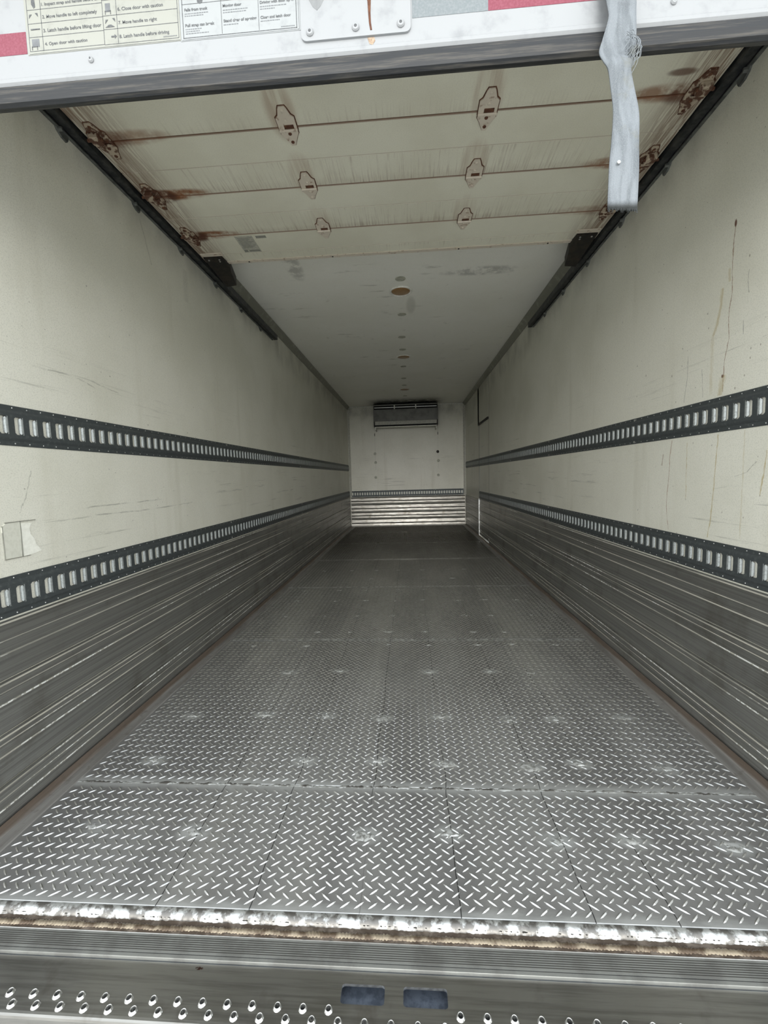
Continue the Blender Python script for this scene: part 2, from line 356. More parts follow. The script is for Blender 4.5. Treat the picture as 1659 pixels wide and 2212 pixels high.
M_stick2 = simple('pale label film', (0.33, 0.345, 0.35), (0.28, 0.295, 0.30), 0.4, 0, 25, lo=0.5, hi=0.75)
M_ink = simple('label ink', (0.075, 0.08, 0.085), (0.13, 0.135, 0.14), 0.6, 0, 300)
M_ink2 = simple('faded label ink', (0.17, 0.18, 0.19), None, 0.6)
M_dpr = simple('decal print', (0.30, 0.30, 0.26), None, 0.6)
M_red = simple('red reflective tape', (0.20, 0.032, 0.056), (0.24, 0.055, 0.085), 0.4, 0, 200, lo=0.4, hi=0.65)
M_silt = simple('silver reflective tape', (0.165, 0.19, 0.20), (0.205, 0.225, 0.235), 0.4, 0, 200, lo=0.4, hi=0.65)
M_concrete = simple('pale concrete yard', (0.56, 0.545, 0.515), (0.46, 0.45, 0.43), 0.9, 0, 30, 0.3)
M_outer = simple('outer body white', (0.75, 0.77, 0.78), None, 0.4)
M_decal = simple('faded service decal', (0.40, 0.40, 0.35), (0.52, 0.51, 0.43), 0.5, 0, 90, lo=0.4, hi=0.6)
def cove_mat():
    m, nt, b, P, X, Y, Z = material('grey cove strip, brown at the wall', 0.5, 0.45)
    n = noise(nt, comb(nt, X*40, Y*3, Z*40), 1.0, 4, 0.6); k = noise(nt, P, 30, 4, 0.6)
    col = mix(nt, n.ss(0.35, 0.65), (0.36, 0.35, 0.335), (0.26, 0.25, 0.235))
    w = (X.abs() + (n-0.5)*0.016).ss(1.184, 1.198)
    col = mix(nt, w*0.75, col, (0.13, 0.085, 0.055)); col = mix(nt, k.ss(0.55, 0.7)*0.4, col, (0.14, 0.12, 0.10))
    setc(nt, b, col); return m
M_cove = cove_mat()
def strap_mat():
    m, nt, b, P, X, Y, Z = material('faded grey webbing', 0.85, 0, 0.2)
    w = noise(nt, comb(nt, X*900.0, Y*200.0, Z*500.0), 1, 2); k = noise(nt, comb(nt, X*60, Y*10, Z*9), 1.0, 4)
    col = mix(nt, k.ss(0.4, 0.66), (0.21, 0.23, 0.25), (0.14, 0.155, 0.17)); col = mix(nt, w.ss(0.4, 0.7)*0.3, col, (0.32, 0.345, 0.35))
    d = noise(nt, P, 18, 4); col = mix(nt, d.ss(0.58, 0.72)*0.5, col, (0.17, 0.17, 0.14))
    col = mix(nt, Z.ss(1.606, 1.590)*0.9, col, (0.03, 0.032, 0.03))
    setc(nt, b, col); bump(nt, b, w, 0.5, 0.0015)
    return m
M_strap = strap_mat()

# ------------------------------------------------------------------ mesh helpers
C = sc.collection
class MB:
    def __init__(s): s.v, s.f, s.m = [], [], []
    def add(s, vs, fs, mi=0):
        o = len(s.v); s.v += [tuple(p) for p in vs]; s.f += [tuple(i+o for i in f) for f in fs]; s.m += [mi]*len(fs)
    def box(s, x0, x1, y0, y1, z0, z1, mi=0, ch=0.0):
        if ch <= 0:
            vs = [(x, y, z) for x in (x0, x1) for y in (y0, y1) for z in (z0, z1)]
            s.add(vs, [(0,1,3,2),(4,6,7,5),(0,4,5,1),(2,3,7,6),(0,2,6,4),(1,5,7,3)], mi); return
        # chamfered box: three nested rings of 8
        def ring(ex, z): return [(x0+ex+ch,y0+ex,z),(x1-ex-ch,y0+ex,z),(x1-ex,y0+ex+ch,z),(x1-ex,y1-ex-ch,z),(x1-ex-ch,y1-ex,z),(x0+ex+ch,y1-ex,z),(x0+ex,y1-ex-ch,z),(x0+ex,y0+ex+ch,z)]
        R = [ring(ch, z0), ring(0, z0+ch), ring(0, z1-ch), ring(ch, z1)]
        vs = [p for r in R for p in r]; fs = [tuple(range(7, -1, -1)), tuple(range(24, 32))]
        for a in range(3):
            for i in range(8): fs.append((a*8+i, a*8+(i+1) % 8, a*8+8+(i+1) % 8, a*8+8+i))
        s.add(vs, fs, mi)
    def prism(s, prof, axis, a0, a1, mi=0, closed=True):
        """extrude a closed profile of 2-D points along an axis; prof in the two other axes in xyz order"""
        def P(p, a): return {'x': (a, p[0], p[1]), 'y': (p[0], a, p[1]), 'z': (p[0], p[1], a)}[axis]
        n = len(prof); vs = [P(p, a0) for p in prof] + [P(p, a1) for p in prof]
        fs = [(i, (i+1) % n, n+(i+1) % n, n+i) for i in range(n if closed else n-1)]
        if closed: fs += [tuple(range(n-1, -1, -1)), tuple(range(n, 2*n))]
        s.add(vs, fs, mi)
    def lathe(s, prof, axis, c, n=16, mi=0, a0=0):
        """prof: (radius, height) list, revolved about axis through c"""
        vs = []
        for r, h in prof:
            for i in range(n):
                a = a0 + 2*math.pi*i/n; p, q = r*math.cos(a), r*math.sin(a)
                vs.append({'x': (c[0]+h, c[1]+p, c[2]+q), 'y': (c[0]+p, c[1]+h, c[2]+q), 'z': (c[0]+p, c[1]+q, c[2]+h)}[axis])
        fs = []
        for k in range(len(prof)-1):
            for i in range(n): fs.append((k*n+i, k*n+(i+1) % n, (k+1)*n+(i+1) % n, (k+1)*n+i))
        if prof[0][0] > 1e-6: fs.append(tuple(range(n-1, -1, -1)))
        if prof[-1][0] > 1e-6: fs.append(tuple((len(prof)-1)*n+i for i in range(n)))
        s.add(vs, fs, mi)
    def mesh(s, name, mats, smooth=False, fix=True):
        me = bpy.data.meshes.new(name); me.from_pydata(s.v, [], s.f)
        for m in (mats if isinstance(mats, (list, tuple)) else [mats]): me.materials.append(m)
        me.polygons.foreach_set('material_index', s.m)
        if smooth: me.polygons.foreach_set('use_smooth', [True]*len(s.f))
        if fix:
            import bmesh
            b = bmesh.new(); b.from_mesh(me); bmesh.ops.recalc_face_normals(b, faces=b.faces); b.to_mesh(me); b.free()
        me.update(); return me
    def obj(s, name, mats, parent=None, smooth=False, kind=None, label=None, cat=None, group=None, fix=True):
        return link(name, s.mesh(name, mats, smooth, fix), parent, kind, label, cat, group)
def link(name, me, parent=None, kind=None, label=None, cat=None, group=None):
    o = bpy.data.objects.new(name, me); C.objects.link(o)
    if parent is not None:
        o.parent = parent; o.matrix_parent_inverse = Matrix.Identity(4)
        if parent.get('_w') is None: pass
        # children are modelled in world space: undo the chain of parent offsets
        off = Vector((0, 0, 0)); p = parent
        while p is not None: off += p.location; p = p.parent
        o.location = -off
    for k, v in (('kind', kind), ('label', label), ('category', cat), ('group', group)):
        if v: o[k] = v
    return o
def empty(name, loc, **kw):
    o = link(name, None, None, **kw); o.location = loc; o.empty_display_size = 0.1; return o

W, H, D = 1.22, 2.5275, 8.775
Y0 = 0.90

# ================================================================== outside
g = MB(); g.box(-30, 30, -40, 30, -1.35, -1.2); g.obj('ground', M_concrete, kind='structure')

# ================================================================== walls
SLZ = [0.004, 0.134, 0.289, 0.452, 0.638]
def slat_prof(z0, z1):
    """(depth, z) section of one scuff slat, depth grows into the room"""
    h = z1 - z0; a = z0+0.002; m = z0+h*0.52
    q = {0.004: .50, 0.134: .62, 0.289: .60, 0.452: .47}.get(z0, .5); m = z0+h*q
    return [(0.0, a), (0.006, a), (0.0085, a+0.004), (0.0085, m-0.0075), (0.0115, m-0.0065), (0.0115, m-0.001), (0.0055, m+0.003), (0.0055, m+h*0.17),
            (0.0075, m+h*0.185), (0.0055, m+h*0.20), (0.0055, z1-0.012), (0.0125, z1-0.0095), (0.0125, z1-0.0035), (0.006, z1-0.001), (0.0, z1-0.001)]
def slat_mb(sign, y0, y1, z0, z1, off=0.0):
    """side wall slat; bright lips are a second material"""
    mb = MB(); pr = slat_prof(z0, z1); n = len(pr)
    base = sign*(W - off)
    ys = [y0, y1]
    vs = [(base - sign*d, y, z) for y in ys for d, z in pr]
    bright = {4, 11, 8}
    for i in range(n):
        j = (i+1) % n
        mb.add([vs[i], vs[j], vs[n+j], vs[n+i]], [(0, 1, 2, 3)], 1 if i in bright else 0)
    mb.add([vs[i] for i in range(n)], [tuple(range(n))]); mb.add([vs[n+i] for i in range(n)], [tuple(range(n))])
    return mb
mb = MB(); mb.box(-W-0.05, -W, Y0, D+0.05, -0.05, H); wall_left = mb.obj('wall_left', M_wl, kind='structure')
for i in range(4):
    o = slat_mb(-1, Y0+0.02, D-0.004, SLZ[i], SLZ[i+1]-0.002).obj('slat', [M_slat, M_lipal], wall_left)
    if i < 2: continue
# liner patch at the front of the left wall
mb = MB()
mb.prism([(1.214, 0.826), (1.270, 0.824), (1.273, 0.938), (1.224, 0.937), (1.211, 0.926)], 'x', -W, -W+0.0025)
mb.obj('liner_patch', M_patch, wall_left, label='grey square patch with cracked edges')
mb = MB()
mb.prism([(1.276, 0.823), (1.318, 0.826), (1.345, 0.832), (1.334, 0.846), (1.324, 0.857), (1.322, 0.875), (1.308, 0.893), (1.306, 0.915), (1.316, 0.930), (1.277, 0.933)], 'x', -W, -W+0.0015)
mb.obj('liner_chip', M_chip, wall_left, label='bright chipped patch of liner')

mb = MB()
for (y0, z0, y1, z1) in ((1.272, .822, 1.2745, .940), (1.2115, .824, 1.2135, .93), (1.222, .938, 1.33, .9405), (1.211, .822, 1.30, .8235)): mb.box(-W, -W+0.0032, y0, y1, z0, z1)
mb.obj('crack', M_dpr, wall_left, kind='stuff')

# right wall, cut out round the side door
SD0, SD1, SDZ = 6.20, 7.045, 1.853
wall_right = None
mb = MB()
mb.box(W, W+0.05, Y0, SD0-0.003, -0.05, H); mb.box(W, W+0.05, SD1+0.003, D+0.05, -0.05, H)
mb.box(W, W+0.05, SD0+0.035, 7.15, SDZ+0.018, H); mb.box(W+0.002, W+0.05, SD0-0.003, SD0+0.031, SDZ+0.018, H)
mb.box(W+0.05, W+0.06, SD0-0.1, SD1+0.2, -0.05, H)
wall_right = mb.obj('wall_right', M_wr, kind='structure')
for i in range(4):
    slat_mb(1, Y0+0.02, SD0-0.006, SLZ[i], SLZ[i+1]-0.002).obj('slat', [M_slat, M_lipal], wall_right)
    slat_mb(1, SD1+0.018, D-0.004, SLZ[i], SLZ[i+1]-0.002).obj('slat', [M_slat, M_lipal], wall_right)
mb = MB(); mb.box(W-0.003, W, 7.64, 8.44, 1.99, 2.46, ch=0.001); mb.obj('liner_patch', M_patch, wall_right, label='darker square liner patch')
mb = MB(); mb.box(W-0.002, W, 7.150, 7.154, SDZ, 2.46); mb.obj('seam_strip', M_trk, wall_right)
mb = MB(); mb.box(W-0.0015, W, SD0-0.0065, SD0-0.0035, 0.64, 2.46); mb.obj('seam_strip', M_trk, wall_right)
# side door
d2 = empty('door_2', (W, SD0, 0.03), kind='structure', label='flush white side door in the right wall near its far end')
mb = MB(); mb.box(W+0.001, W+0.045, SD0+0.003, SD1-0.003, 0.035, SDZ, ch=0.001); mb.obj('door_panel', M_wr, d2)
for i in range(4): slat_mb(1, SD0+0.004, SD1-0.006, SLZ[i] if i else 0.04, SLZ[i+1]-0.002, -0.001).obj('slat', [M_slat, M_lipal], d2)
mb = MB(); mb.box(W-0.016, W+0.001, SD0+0.01, SD1-0.004, SDZ+0.001, SDZ+0.030); mb.obj('drip_rail', M_blk, d2)
mb = MB(); mb.box(W-0.016, W-0.001, SD1-0.002, SD1+0.012, 0.01, 0.64); mb.obj('edge_strip', M_silver, d2, label='bright metal edge strip')
mb = MB(); mb.box(W-0.004, W-0.0003, SD1+0.001, SD1+0.007, 0.64, SDZ); mb.obj('edge_seal', M_trk, d2, label='thin dark edge seal')

# end wall
mb = MB(); mb.box(-W, W, D, D+0.05, -0.05, H); wall_back = mb.obj('wall_back', M_wb, kind='structure')
ZB = [0.004, 0.175, 0.318, 0.484, 0.632]
for i in range(4):
    z0_, z1_ = ZB[i]+0.002, ZB[i+1]-0.003; hh = z1_-z0_; mb = MB()
    pr = [(0.0, z0_)] + [(0.006+0.0032*math.sin(t/12*4*math.pi+0.6)**3 + (0.004 if t in (6, 12) else 0), z0_+hh*t/12) for t in range(13)] + [(0.0, z1_)]
    mb.prism([(D-0.001-d, z) for d, z in pr], 'x', -W+0.02, W-0.02); mb.obj('slat', M_slatb, wall_back)
for (x, z, dark) in ((-.662,1.537,0),(-.653,1.355,0),(-.658,1.041,0),(.662,1.358,0),(.657,1.056,0),(.651,1.543,1)):
    mb = MB(); mb.lathe([(0.030, 0), (0.030, -0.004), (0.024, -0.006), (0.018, -0.003), (0.010, -0.004), (0.0, -0.004)], 'y', (x, D, z), 14)
    mb.obj('plug', M_blk if dark else M_plug, wall_back, label='black open plug' if dark else None)
for (x, z) in ((-.657, 1.932), (.657, 1.922)):
    mb = MB(); mb.box(x-0.006, x+0.006, D-0.006, D, z-0.028, z+0.028, ch=0.002); mb.obj('latch_slot', M_blk, wall_back)
# ceiling
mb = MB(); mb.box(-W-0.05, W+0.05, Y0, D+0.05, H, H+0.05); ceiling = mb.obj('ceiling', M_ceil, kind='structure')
for y, x in ((3.251,.021),(3.94,.019),(4.561,.007),(5.0,.009),(5.75,.004),(6.43,0),(6.912,0),(7.814,.004)):
    mb = MB(); mb.lathe([(0.040, 0), (0.040, -0.002), (0.034, -0.003), (0.031, -0.001), (0.0, -0.001)], 'z', (x, y, H), 16)
    mb.obj('plug', M_plug, ceiling)
# rear frame round the opening
mb = MB(); mb.box(-1.36, -W-0.001, 0.80, Y0-0.001, -0.35, 2.75); mb.obj('trim_1', M_outer, kind='structure', label='left post of the rear frame')
mb = MB(); mb.box(W+0.001, 1.36, 0.80, Y0-0.001, -0.35, 2.75); mb.obj('trim_2', M_outer, kind='structure', label='right post of the rear frame')
mb = MB(); mb.box(-W, W, 0.80, Y0-0.001, 2.42, 2.75); mb.obj('trim_3', M_outer, kind='structure', label='header of the rear frame')
# cove trims and corner trims
for s, n in ((-1, 'trim_4'), (1, 'trim_5')):
    mb = MB(); mb.prism([(s*W, H-0.001), (s*(W-0.046), H-0.001), (s*(W-0.050), H-0.006), (s*(W-0.030), H-0.022), (s*(W-0.012), H-0.050), (s*(W-0.006), H-0.060), (s*W, H-0.060)], 'y', Y0+0.3, D-0.001)
    mb.obj(n, M_trim, kind='structure', label='%s cove trim between ceiling and side wall' % ('left' if s < 0 else 'right'))
    mb = MB(); mb.prism([(s*(W-0.001), D-0.045), (s*(W-0.006), D-0.045), (s*(W-0.042), D-0.006), (s*(W-0.042), D-0.001), (s*(W-0.001), D-0.001)], 'z', 0.64, H-0.062)
    mb.obj('trim_6' if s < 0 else 'trim_7', M_evl, kind='structure', label='%s upright corner trim at the end wall' % ('left' if s < 0 else 'right'))
    mb = MB(); mb.box(*( (-1.17, -0.66) if s < 0 else (0.66, 1.17) ), D-0.014, D-0.001, H-0.026, H-0.001, ch=0.002)
    mb.obj('trim_8' if s < 0 else 'trim_9', M_evl, kind='structure', label='light strip at the top of the end wall, %s of the evaporator' % ('left' if s < 0 else 'right'))

# ================================================================== floor
floor = empty('floor', (0, Y0, 0), kind='structure')
mb = MB(); mb.box(-W, W, Y0-0.01, D, -0.05, -0.006); mb.obj('subfloor', M_groove, floor)
PITCH_T = 0.0345
def lugs(y0, y1, x0=-1.142, x1=1.142):
    mb = MB(); L, w, h = 0.0145, 0.0026, 0.0020
    rows = int((y1-y0)/PITCH_T*2); nx = int((x1-x0)/PITCH_T)
    for r in range(rows):
        sgn = 1 if r % 2 == 0 else -1; y = y0 + PITCH_T*(r+0.5)/2
        off = 0 if r % 2 == 0 else PITCH_T/2
        for i in range(nx):
            x = x0 + PITCH_T*(i+0.5) + off
            if x > x1: continue
            k = 1 + random.uniform(-0.12, 0.12)
            cx, sy = math.cos(math.radians(37)), math.sin(math.radians(37))*sgn
            def p(a, b, z): return (x + a*cx - b*sy, y + a*sy + b*cx, z)
            l = L*k
            vs = [p(-l, 0, 0), p(-l*.45, w, 0), p(l*.45, w, 0), p(l, 0, 0), p(l*.45, -w, 0), p(-l*.45, -w, 0), p(-l*.5, 0, h), p(l*.5, 0, h)]
            mb.add(vs, [(2, 1, 6, 7), (5, 4, 7, 6), (1, 0, 6), (0, 5, 6), (3, 2, 7), (4, 3, 7)])
    return mb
YS = [0.908, 1.322, 2.60, 3.893, 5.224, 6.51, 7.79, D-0.004]
full = None
for i in range(7):
    a, b = YS[i], YS[i+1]
    mb = MB(); mb.box(-1.15, 1.15, a+0.0025, b-0.0025, -0.006, 0.0, ch=0.0015)
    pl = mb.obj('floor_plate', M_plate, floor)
    if i in (0, 6):
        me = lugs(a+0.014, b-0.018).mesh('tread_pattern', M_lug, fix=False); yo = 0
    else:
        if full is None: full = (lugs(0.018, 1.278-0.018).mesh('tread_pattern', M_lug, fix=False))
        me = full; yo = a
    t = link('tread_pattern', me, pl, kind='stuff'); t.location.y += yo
def bead(x0, x1, y, z, r, step=0.004, amp=0.35, flat=0.5, wav=0.0, seed=1, scallop=0.0):
    """an uneven weld bead along x"""
    rnd = random.Random(seed); mb = MB(); n = int((x1-x0)/step)
    ys, rr = [], []
    a = b = 0.0
    for i in range(n+1):
        a = a*0.8 + rnd.uniform(-1, 1)*wav; b = b*0.6 + rnd.uniform(-1, 1)*amp*0.5
        sc_ = 1 + (scallop*abs(math.sin(i*step*math.pi/0.008)) if scallop else 0)
        ys.append(y + a); rr.append(r*max(0.4, 1+b)*sc_)
    K = 5
    vs = []
    for i in range(n+1):
        for k in range(K+1):
            t = math.pi*k/K; j = rnd.uniform(-.12, .12)*amp*r
            sk = (0.004 if scallop else 0)*math.sin(t)*0.6
            vs.append((x0+i*step + sk, ys[i]-math.cos(t)*rr[i], z + math.sin(t)*rr[i]*flat + (j if 0 < k < K else 0)))
    fs = [(i*(K+1)+k, (i+1)*(K+1)+k, (i+1)*(K+1)+k+1, i*(K+1)+k+1) for i in range(n) for k in range(K)]
    mb.add(vs, fs); return mb
for i, y in enumerate(YS[1:-1]):
    bead(-1.15, 1.15, y, -0.0015, (0.0055, 0.006, 0.006, 0.006, 0.006, 0.006)[i], 0.005 if i < 2 else 0.012, 0.6, 0.4, 0.0014, 10+i).obj('weld_bead', M_edge, floor, smooth=True)
# plug welds that hold the plates down
def plug_weld(x, y, r, rnd):
    mb = MB(); n = 14; rings = [(1.0, 0.0003), (0.8, 0.0012), (0.5, 0.0024), (0.2, 0.0014)]
    vs = []
    ph = [rnd.uniform(0.45, 1.4) for _ in range(n)]
    for q, z in rings:
        for i in range(n):
            a = 2*math.pi*i/n; rr = r*q*(ph[i]*(0.5+q*0.5)+(1-q)*0.4)
            vs.append((x+rr*math.cos(a)*1.35, y+rr*math.sin(a)*0.8, z+rnd.uniform(0, 0.0012)*(q < 1)))
    fs = [(k*n+i, k*n+(i+1) % n, (k+1)*n+(i+1) % n, (k+1)*n+i) for k in range(3) for i in range(n)] + [tuple(3*n+i for i in range(n))]
    mb.add(vs, fs); return mb
rnd = random.Random(4)
for x, y in PLUGS: plug_weld(x, y, rnd.uniform(0.013, 0.024), rnd).obj('plug_weld', M_smear, floor, smooth=True)
# cove strips along the walls
for s in (-1, 1):
    mb = MB(); mb.prism([(s*1.146, 0.0003), (s*1.15, 0.002), (s*1.188, 0.003), (s*1.200, 0.010), (s*1.205, 0.024), (s*1.2075, 0.024), (s*1.2075, -0.006), (s*1.146, -0.006)], 'y', 0.915, D-0.03)
    mb.obj('cove_strip', M_cove, floor)
# turned-down front edge of the first plate
mb = MB()
rnd = random.Random(5); n = 520; prof = [(0.909, 0.0002), (0.903, 0.0004), (0.896, -0.001), (0.890, -0.006), (0.887, -0.012)]
vs = []
for i in range(n+1):
    x = -1.19 + 2.38*i/n; j = rnd.uniform(-1, 1)
    for k, (y, z) in enumerate(prof): vs.append((x, y + (rnd.uniform(-1, 1)*0.0022 if 0 < k < 4 else (j*0.001 if k else 0)), z + (abs(rnd.gauss(0, 0.0011)) if 0 < k < 4 else 0)))
mb.add(vs, [(i*5+k, (i+1)*5+k, (i+1)*5+k+1, i*5+k+1) for i in range(n) for k in range(4)])
mb.obj('front_edge', M_edge, floor, smooth=True, label='bright battered front edge of the tread plate')
mb = MB()
n = 260; vs = []
for i in range(n+1):
    x = -1.19 + 2.38*i/n
    for k in range(6): vs.append((x, 0.8875-0.0055*k, -0.0128 + rnd.uniform(0, 0.0018)))
mb.add(vs, [(i*6+k, (i+1)*6+k, (i+1)*6+k+1, i*6+k+1) for i in range(n) for k in range(5)])
mb.obj('base_strip', M_rustb, floor, smooth=True, label='rusty brown strip below the front edge')
bead(-1.19, 1.19, 0.8715, -0.0125, 0.0052, 0.002, 0.25, 0.7, 0.0004, 77, 0.35).obj('weld_bead', M_weldb, floor, smooth=True, label='long tan rippled weld bead')

# threshold strip with fine grooves
sill = empty('threshold_strip', (0, 0.83, -0.02), label='grooved grey aluminium threshold strip between tread plate and step', cat='threshold')
pr = [(0.858, -0.04), (0.858, -0.0125)]
y = 0.856
for k in range(7):
    pr += [(y, -0.0125), (y-0.0030, -0.0125), (y-0.0033, -0.0145), (y-0.0041, -0.0145), (y-0.0044, -0.0125)]; y -= 0.0044
pr += [(0.8205, -0.0125), (0.8200, -0.0160), (0.8185, -0.0160), (0.8180, -0.0125), (0.8112, -0.0125), (0.8108, -0.0135), (0.8105, -0.04)]
mb = MB(); mb.prism(pr, 'x', -1.215, 1.215); mb.obj('grooved_plate', M_sill, sill)
mb = MB()
for k in range(7):
    yy = 0.856-0.0044*k; mb.box(-1.214, 1.214, yy-0.0043, yy-0.0030, -0.0130, -0.0122)
mb.box(-1.214, 1.214, 0.8186, 0.8199, -0.0161, -0.0148)
mb.obj('groove_dirt', M_groove, sill, kind='stuff')

# ================================================================== step / bumper plate
ZP = -0.02
bumper = empty('step_bumper', (0, 0.76, ZP), label='bare steel rear step with raised grip holes and two rectangular slots', cat='step')
mb = MB()
def flat(x0, x1, y0, y1): mb.add([(x0, y0, ZP), (x1, y0, ZP), (x1, y1, ZP), (x0, y1, ZP)], [(0, 1, 2, 3)])
def hole_cell(x0, x1, y0, y1, inner, m=6):
    """rectangle with an inner loop cut out; inner(u, v) maps the border of the unit square to the loop"""
    uv = []
    for k in range(m): uv.append((-1+2*k/m, -1))
    for k in range(m): uv.append((1, -1+2*k/m))
    for k in range(m): uv.append((1-2*k/m, 1))
    for k in range(m): uv.append((-1, 1-2*k/m))
    cx, cy, hx, hy = (x0+x1)/2, (y0+y1)/2, (x1-x0)/2, (y1-y0)/2
    out = [(cx+u*hx, cy+v*hy, ZP) for u, v in uv]
    inn = [inner(u, v) for u, v in uv]; n = len(uv)
    mb.add(out+inn, [(i, (i+1) % n, n+(i+1) % n, n+i) for i in range(n)])
    return inn
flat(-1.30, 1.30, 0.7865, 0.8085)
def slot(x0, x1, y0, y1):
    cx, cy, hx, hy = (x0+x1)/2, (y0+y1)/2, (x1-x0)/2, (y1-y0)/2; r = 0.006
    def inner(u, v):
        px, py = u*hx, v*hy; ax, ay = hx-r, hy-r
        if abs(px) > ax and abs(py) > ay:
            dx, dy = abs(px)-ax, abs(py)-ay; L = math.hypot(dx, dy) or 1
            px = math.copysign(ax+dx/L*r, px); py = math.copysign(ay+dy/L*r, py)
        return (cx+px, cy+py, ZP)
    inn = hole_cell(x0-0.003, x1+0.003, 0.7503, 0.7865, inner, 16)
    n = len(inn); low = [(a, b, ZP-0.006) for a, b, _ in inn]
    mb.add(inn+low, [(i, n+i, n+(i+1) % n, (i+1) % n) for i in range(n)], 1)
S1, S2 = (-0.108, -0.017), (0.022, 0.113)
slot(*S1, 0.752, 0.7860); slot(*S2, 0.752, 0.7860)
flat(-1.30, S1[0]-0.003, 0.7503, 0.7865); flat(S1[1]+0.003, S2[0]-0.003, 0.7503, 0.7865); flat(S2[1]+0.003, 1.30, 0.7503, 0.7865)
holes = []
def row(xs, y0, y1, p):
    x = -1.30
    for xc in xs:
        a, b = xc-p/2, xc+p/2
        if a > x+1e-6: flat(x, a, y0, y1)
        cy = (y0+y1)/2
        def inner(u, v, xc=xc, cy=cy):
            t = math.atan2(v, u); return (xc+0.0088*math.cos(t), cy+0.0088*math.sin(t), ZP)
        hole_cell(a, b, y0, y1, inner, 4); holes.append((xc, cy)); x = b
    flat(x, 1.30, y0, y1)
PX = 0.0527
xs1 = [-0.129-PX*k for k in range(20, -1, -1)] + [0.136+PX*k for k in range(20)]
xs2 = [-0.792+PX*k for k in range(-8, 38)]
row(xs1, 0.7318, 0.7503, 0.0526); row(xs2, 0.7133, 0.7318, 0.0526)
vs = [(x, y, z) for x in (-1.30, 1.30) for y, z in ((0.7133, ZP), (0.709, ZP-0.0005), (0.706, ZP-0.003), (0.7045, ZP-0.007), (0.7045, ZP-0.10))]
mb.add(vs, [(k, k+1, 5+k+1, 5+k) for k in range(4)])
mb.obj('step_plate', [M_bump, M_flare], bumper, fix=False)
fl = None
for xc, cy in holes:
    if fl is None:
        q = MB(); q.lathe([(0.0091, -0.0002), (0.0078, 0.0015), (0.0062, 0.0045), (0.0055, 0.0048), (0.0050, 0.0036), (0.0047, -0.008)], 'z', (0, 0, 0), 14)
        q.f = q.f[:-2]; q.m = q.m[:-2]
        fl = q.mesh('grip_hole', M_flare, True, False)
    o = link('grip_hole', fl, bumper); o.location = Vector((xc, cy, ZP)) - bumper.location
mb = MB(); mb.box(-1.30, 1.30, 0.712, 0.8090, -0.060, -0.055); mb.box(-1.30, 1.30, 0.8088, 0.8104, -0.060, -0.022); mb.obj('under_channel', M_chan, bumper, label='dark blue grey channel under the slots')

# ================================================================== cargo rails
CELL = 0.0522
def rail_mesh(n, sign, s0=0.0):
    """local: x = depth into the room times sign, y = along, z = up, centred on the slot line"""
    mb = MB(); L = n*CELL; S = lambda d: sign*d
    zt, zc = 0.0645, 0.045
    def q(a, b, c, d, mi=0): mb.add([a, b, c, d] if sign > 0 else [d, c, b, a], [(0, 1, 2, 3)], mi)
    for sg in (1, -1):   # flange, step up to the raised centre, face band beside the slots
        pts = [(0.0, zt), (0.002, zt), (0.003, zt-0.002), (0.003, zc+0.004), (0.0075, zc-0.002), (0.009, zc-0.005), (0.009, 0.0285)]
        for (d0, z0), (d1, z1) in zip(pts[:-1], pts[1:]):
            A, B, Cc, Dd = (S(d0), 0, sg*z0), (S(d0), L, sg*z0), (S(d1), L, sg*z1), (S(d1), 0, sg*z1)
            if sg > 0: q(Dd, Cc, B, A)
            else: q(A, B, Cc, Dd)
    hw, w, c = 0.0285, 0.0215, 0.006
    for k in range(n):
        a = k*CELL + 0.002; b = a + 0.027; e = (k+1)*CELL + 0.002 if k < n-1 else L
        st = 0.0 if k == 0 else a
        if k == 0: q((S(.009), 0, -hw), (S(.009), a, -hw), (S(.009), a, hw), (S(.009), 0, hw))
        # corner fillets of the slot
        for zz in (1, -1):
            for (u, v) in ((a, 1), (b, -1)):
                mb.add([(S(.009), u, zz*hw), (S(.009), u+v*c, zz*hw), (S(.009), u, zz*(hw-c))], [(0, 1, 2)])
        # near cheek and top/bottom cheeks
        q((S(.009), a, -hw), (S(.0008), a, -hw), (S(.0008), a, hw), (S(.009), a, hw))
        mb.add([(S(.009), a, hw), (S(.0008), a, hw), (S(.0008), b, hw), (S(.009), b, hw)], [(0, 1, 2, 3)])
        mb.add([(S(.009), a, -hw), (S(.009), b, -hw), (S(.0008), b, -hw), (S(.0008), a, -hw)], [(0, 1, 2, 3)])
        # rolled far lip, with chamfered corners, turning into the slot
        arc = [(b+0.0040, .009, 0.0), (b+0.0005, .0087, 0.0005), (b-0.0030, .0075, 0.0015), (b-0.0060, .0052, 0.004), (b-0.0075, .0022, 0.007)]
        for (y0, d0, i0), (y1, d1, i1) in zip(arc[:-1], arc[1:]):
            q((S(d1), y1, -hw+i1), (S(d0), y0, -hw+i0), (S(d0), y0, hw-i0), (S(d1), y1, hw-i1), 1)
        q((S(.009), b+0.004, -hw), (S(.009), e, -hw), (S(.009), e, hw), (S(.009), b+0.004, hw))
    for yy in (0, L):
        mb.add([(S(0), yy, -zt), (S(.009), yy, -zc), (S(.009), yy, zc), (S(0), yy, zt)], [(0, 1, 2, 3)])
    rv = MB()
    for k in range(n):
        for sg in (-1, 1):
            y = k*CELL + 0.004; z = sg*0.0570
            vs = [(S(0.003), y+0.0026*math.cos(t*math.pi/3), z+0.0026*math.sin(t*math.pi/3)) for t in range(6)] + [(S(0.0054), y, z)]
            rv.add(vs, [(i, (i+1) % 6, 6) for i in range(6)])
    return mb.mesh('rail_body', [M_rail, M_lip], fix=False), rv.mesh('rivets', M_bolt, fix=False)
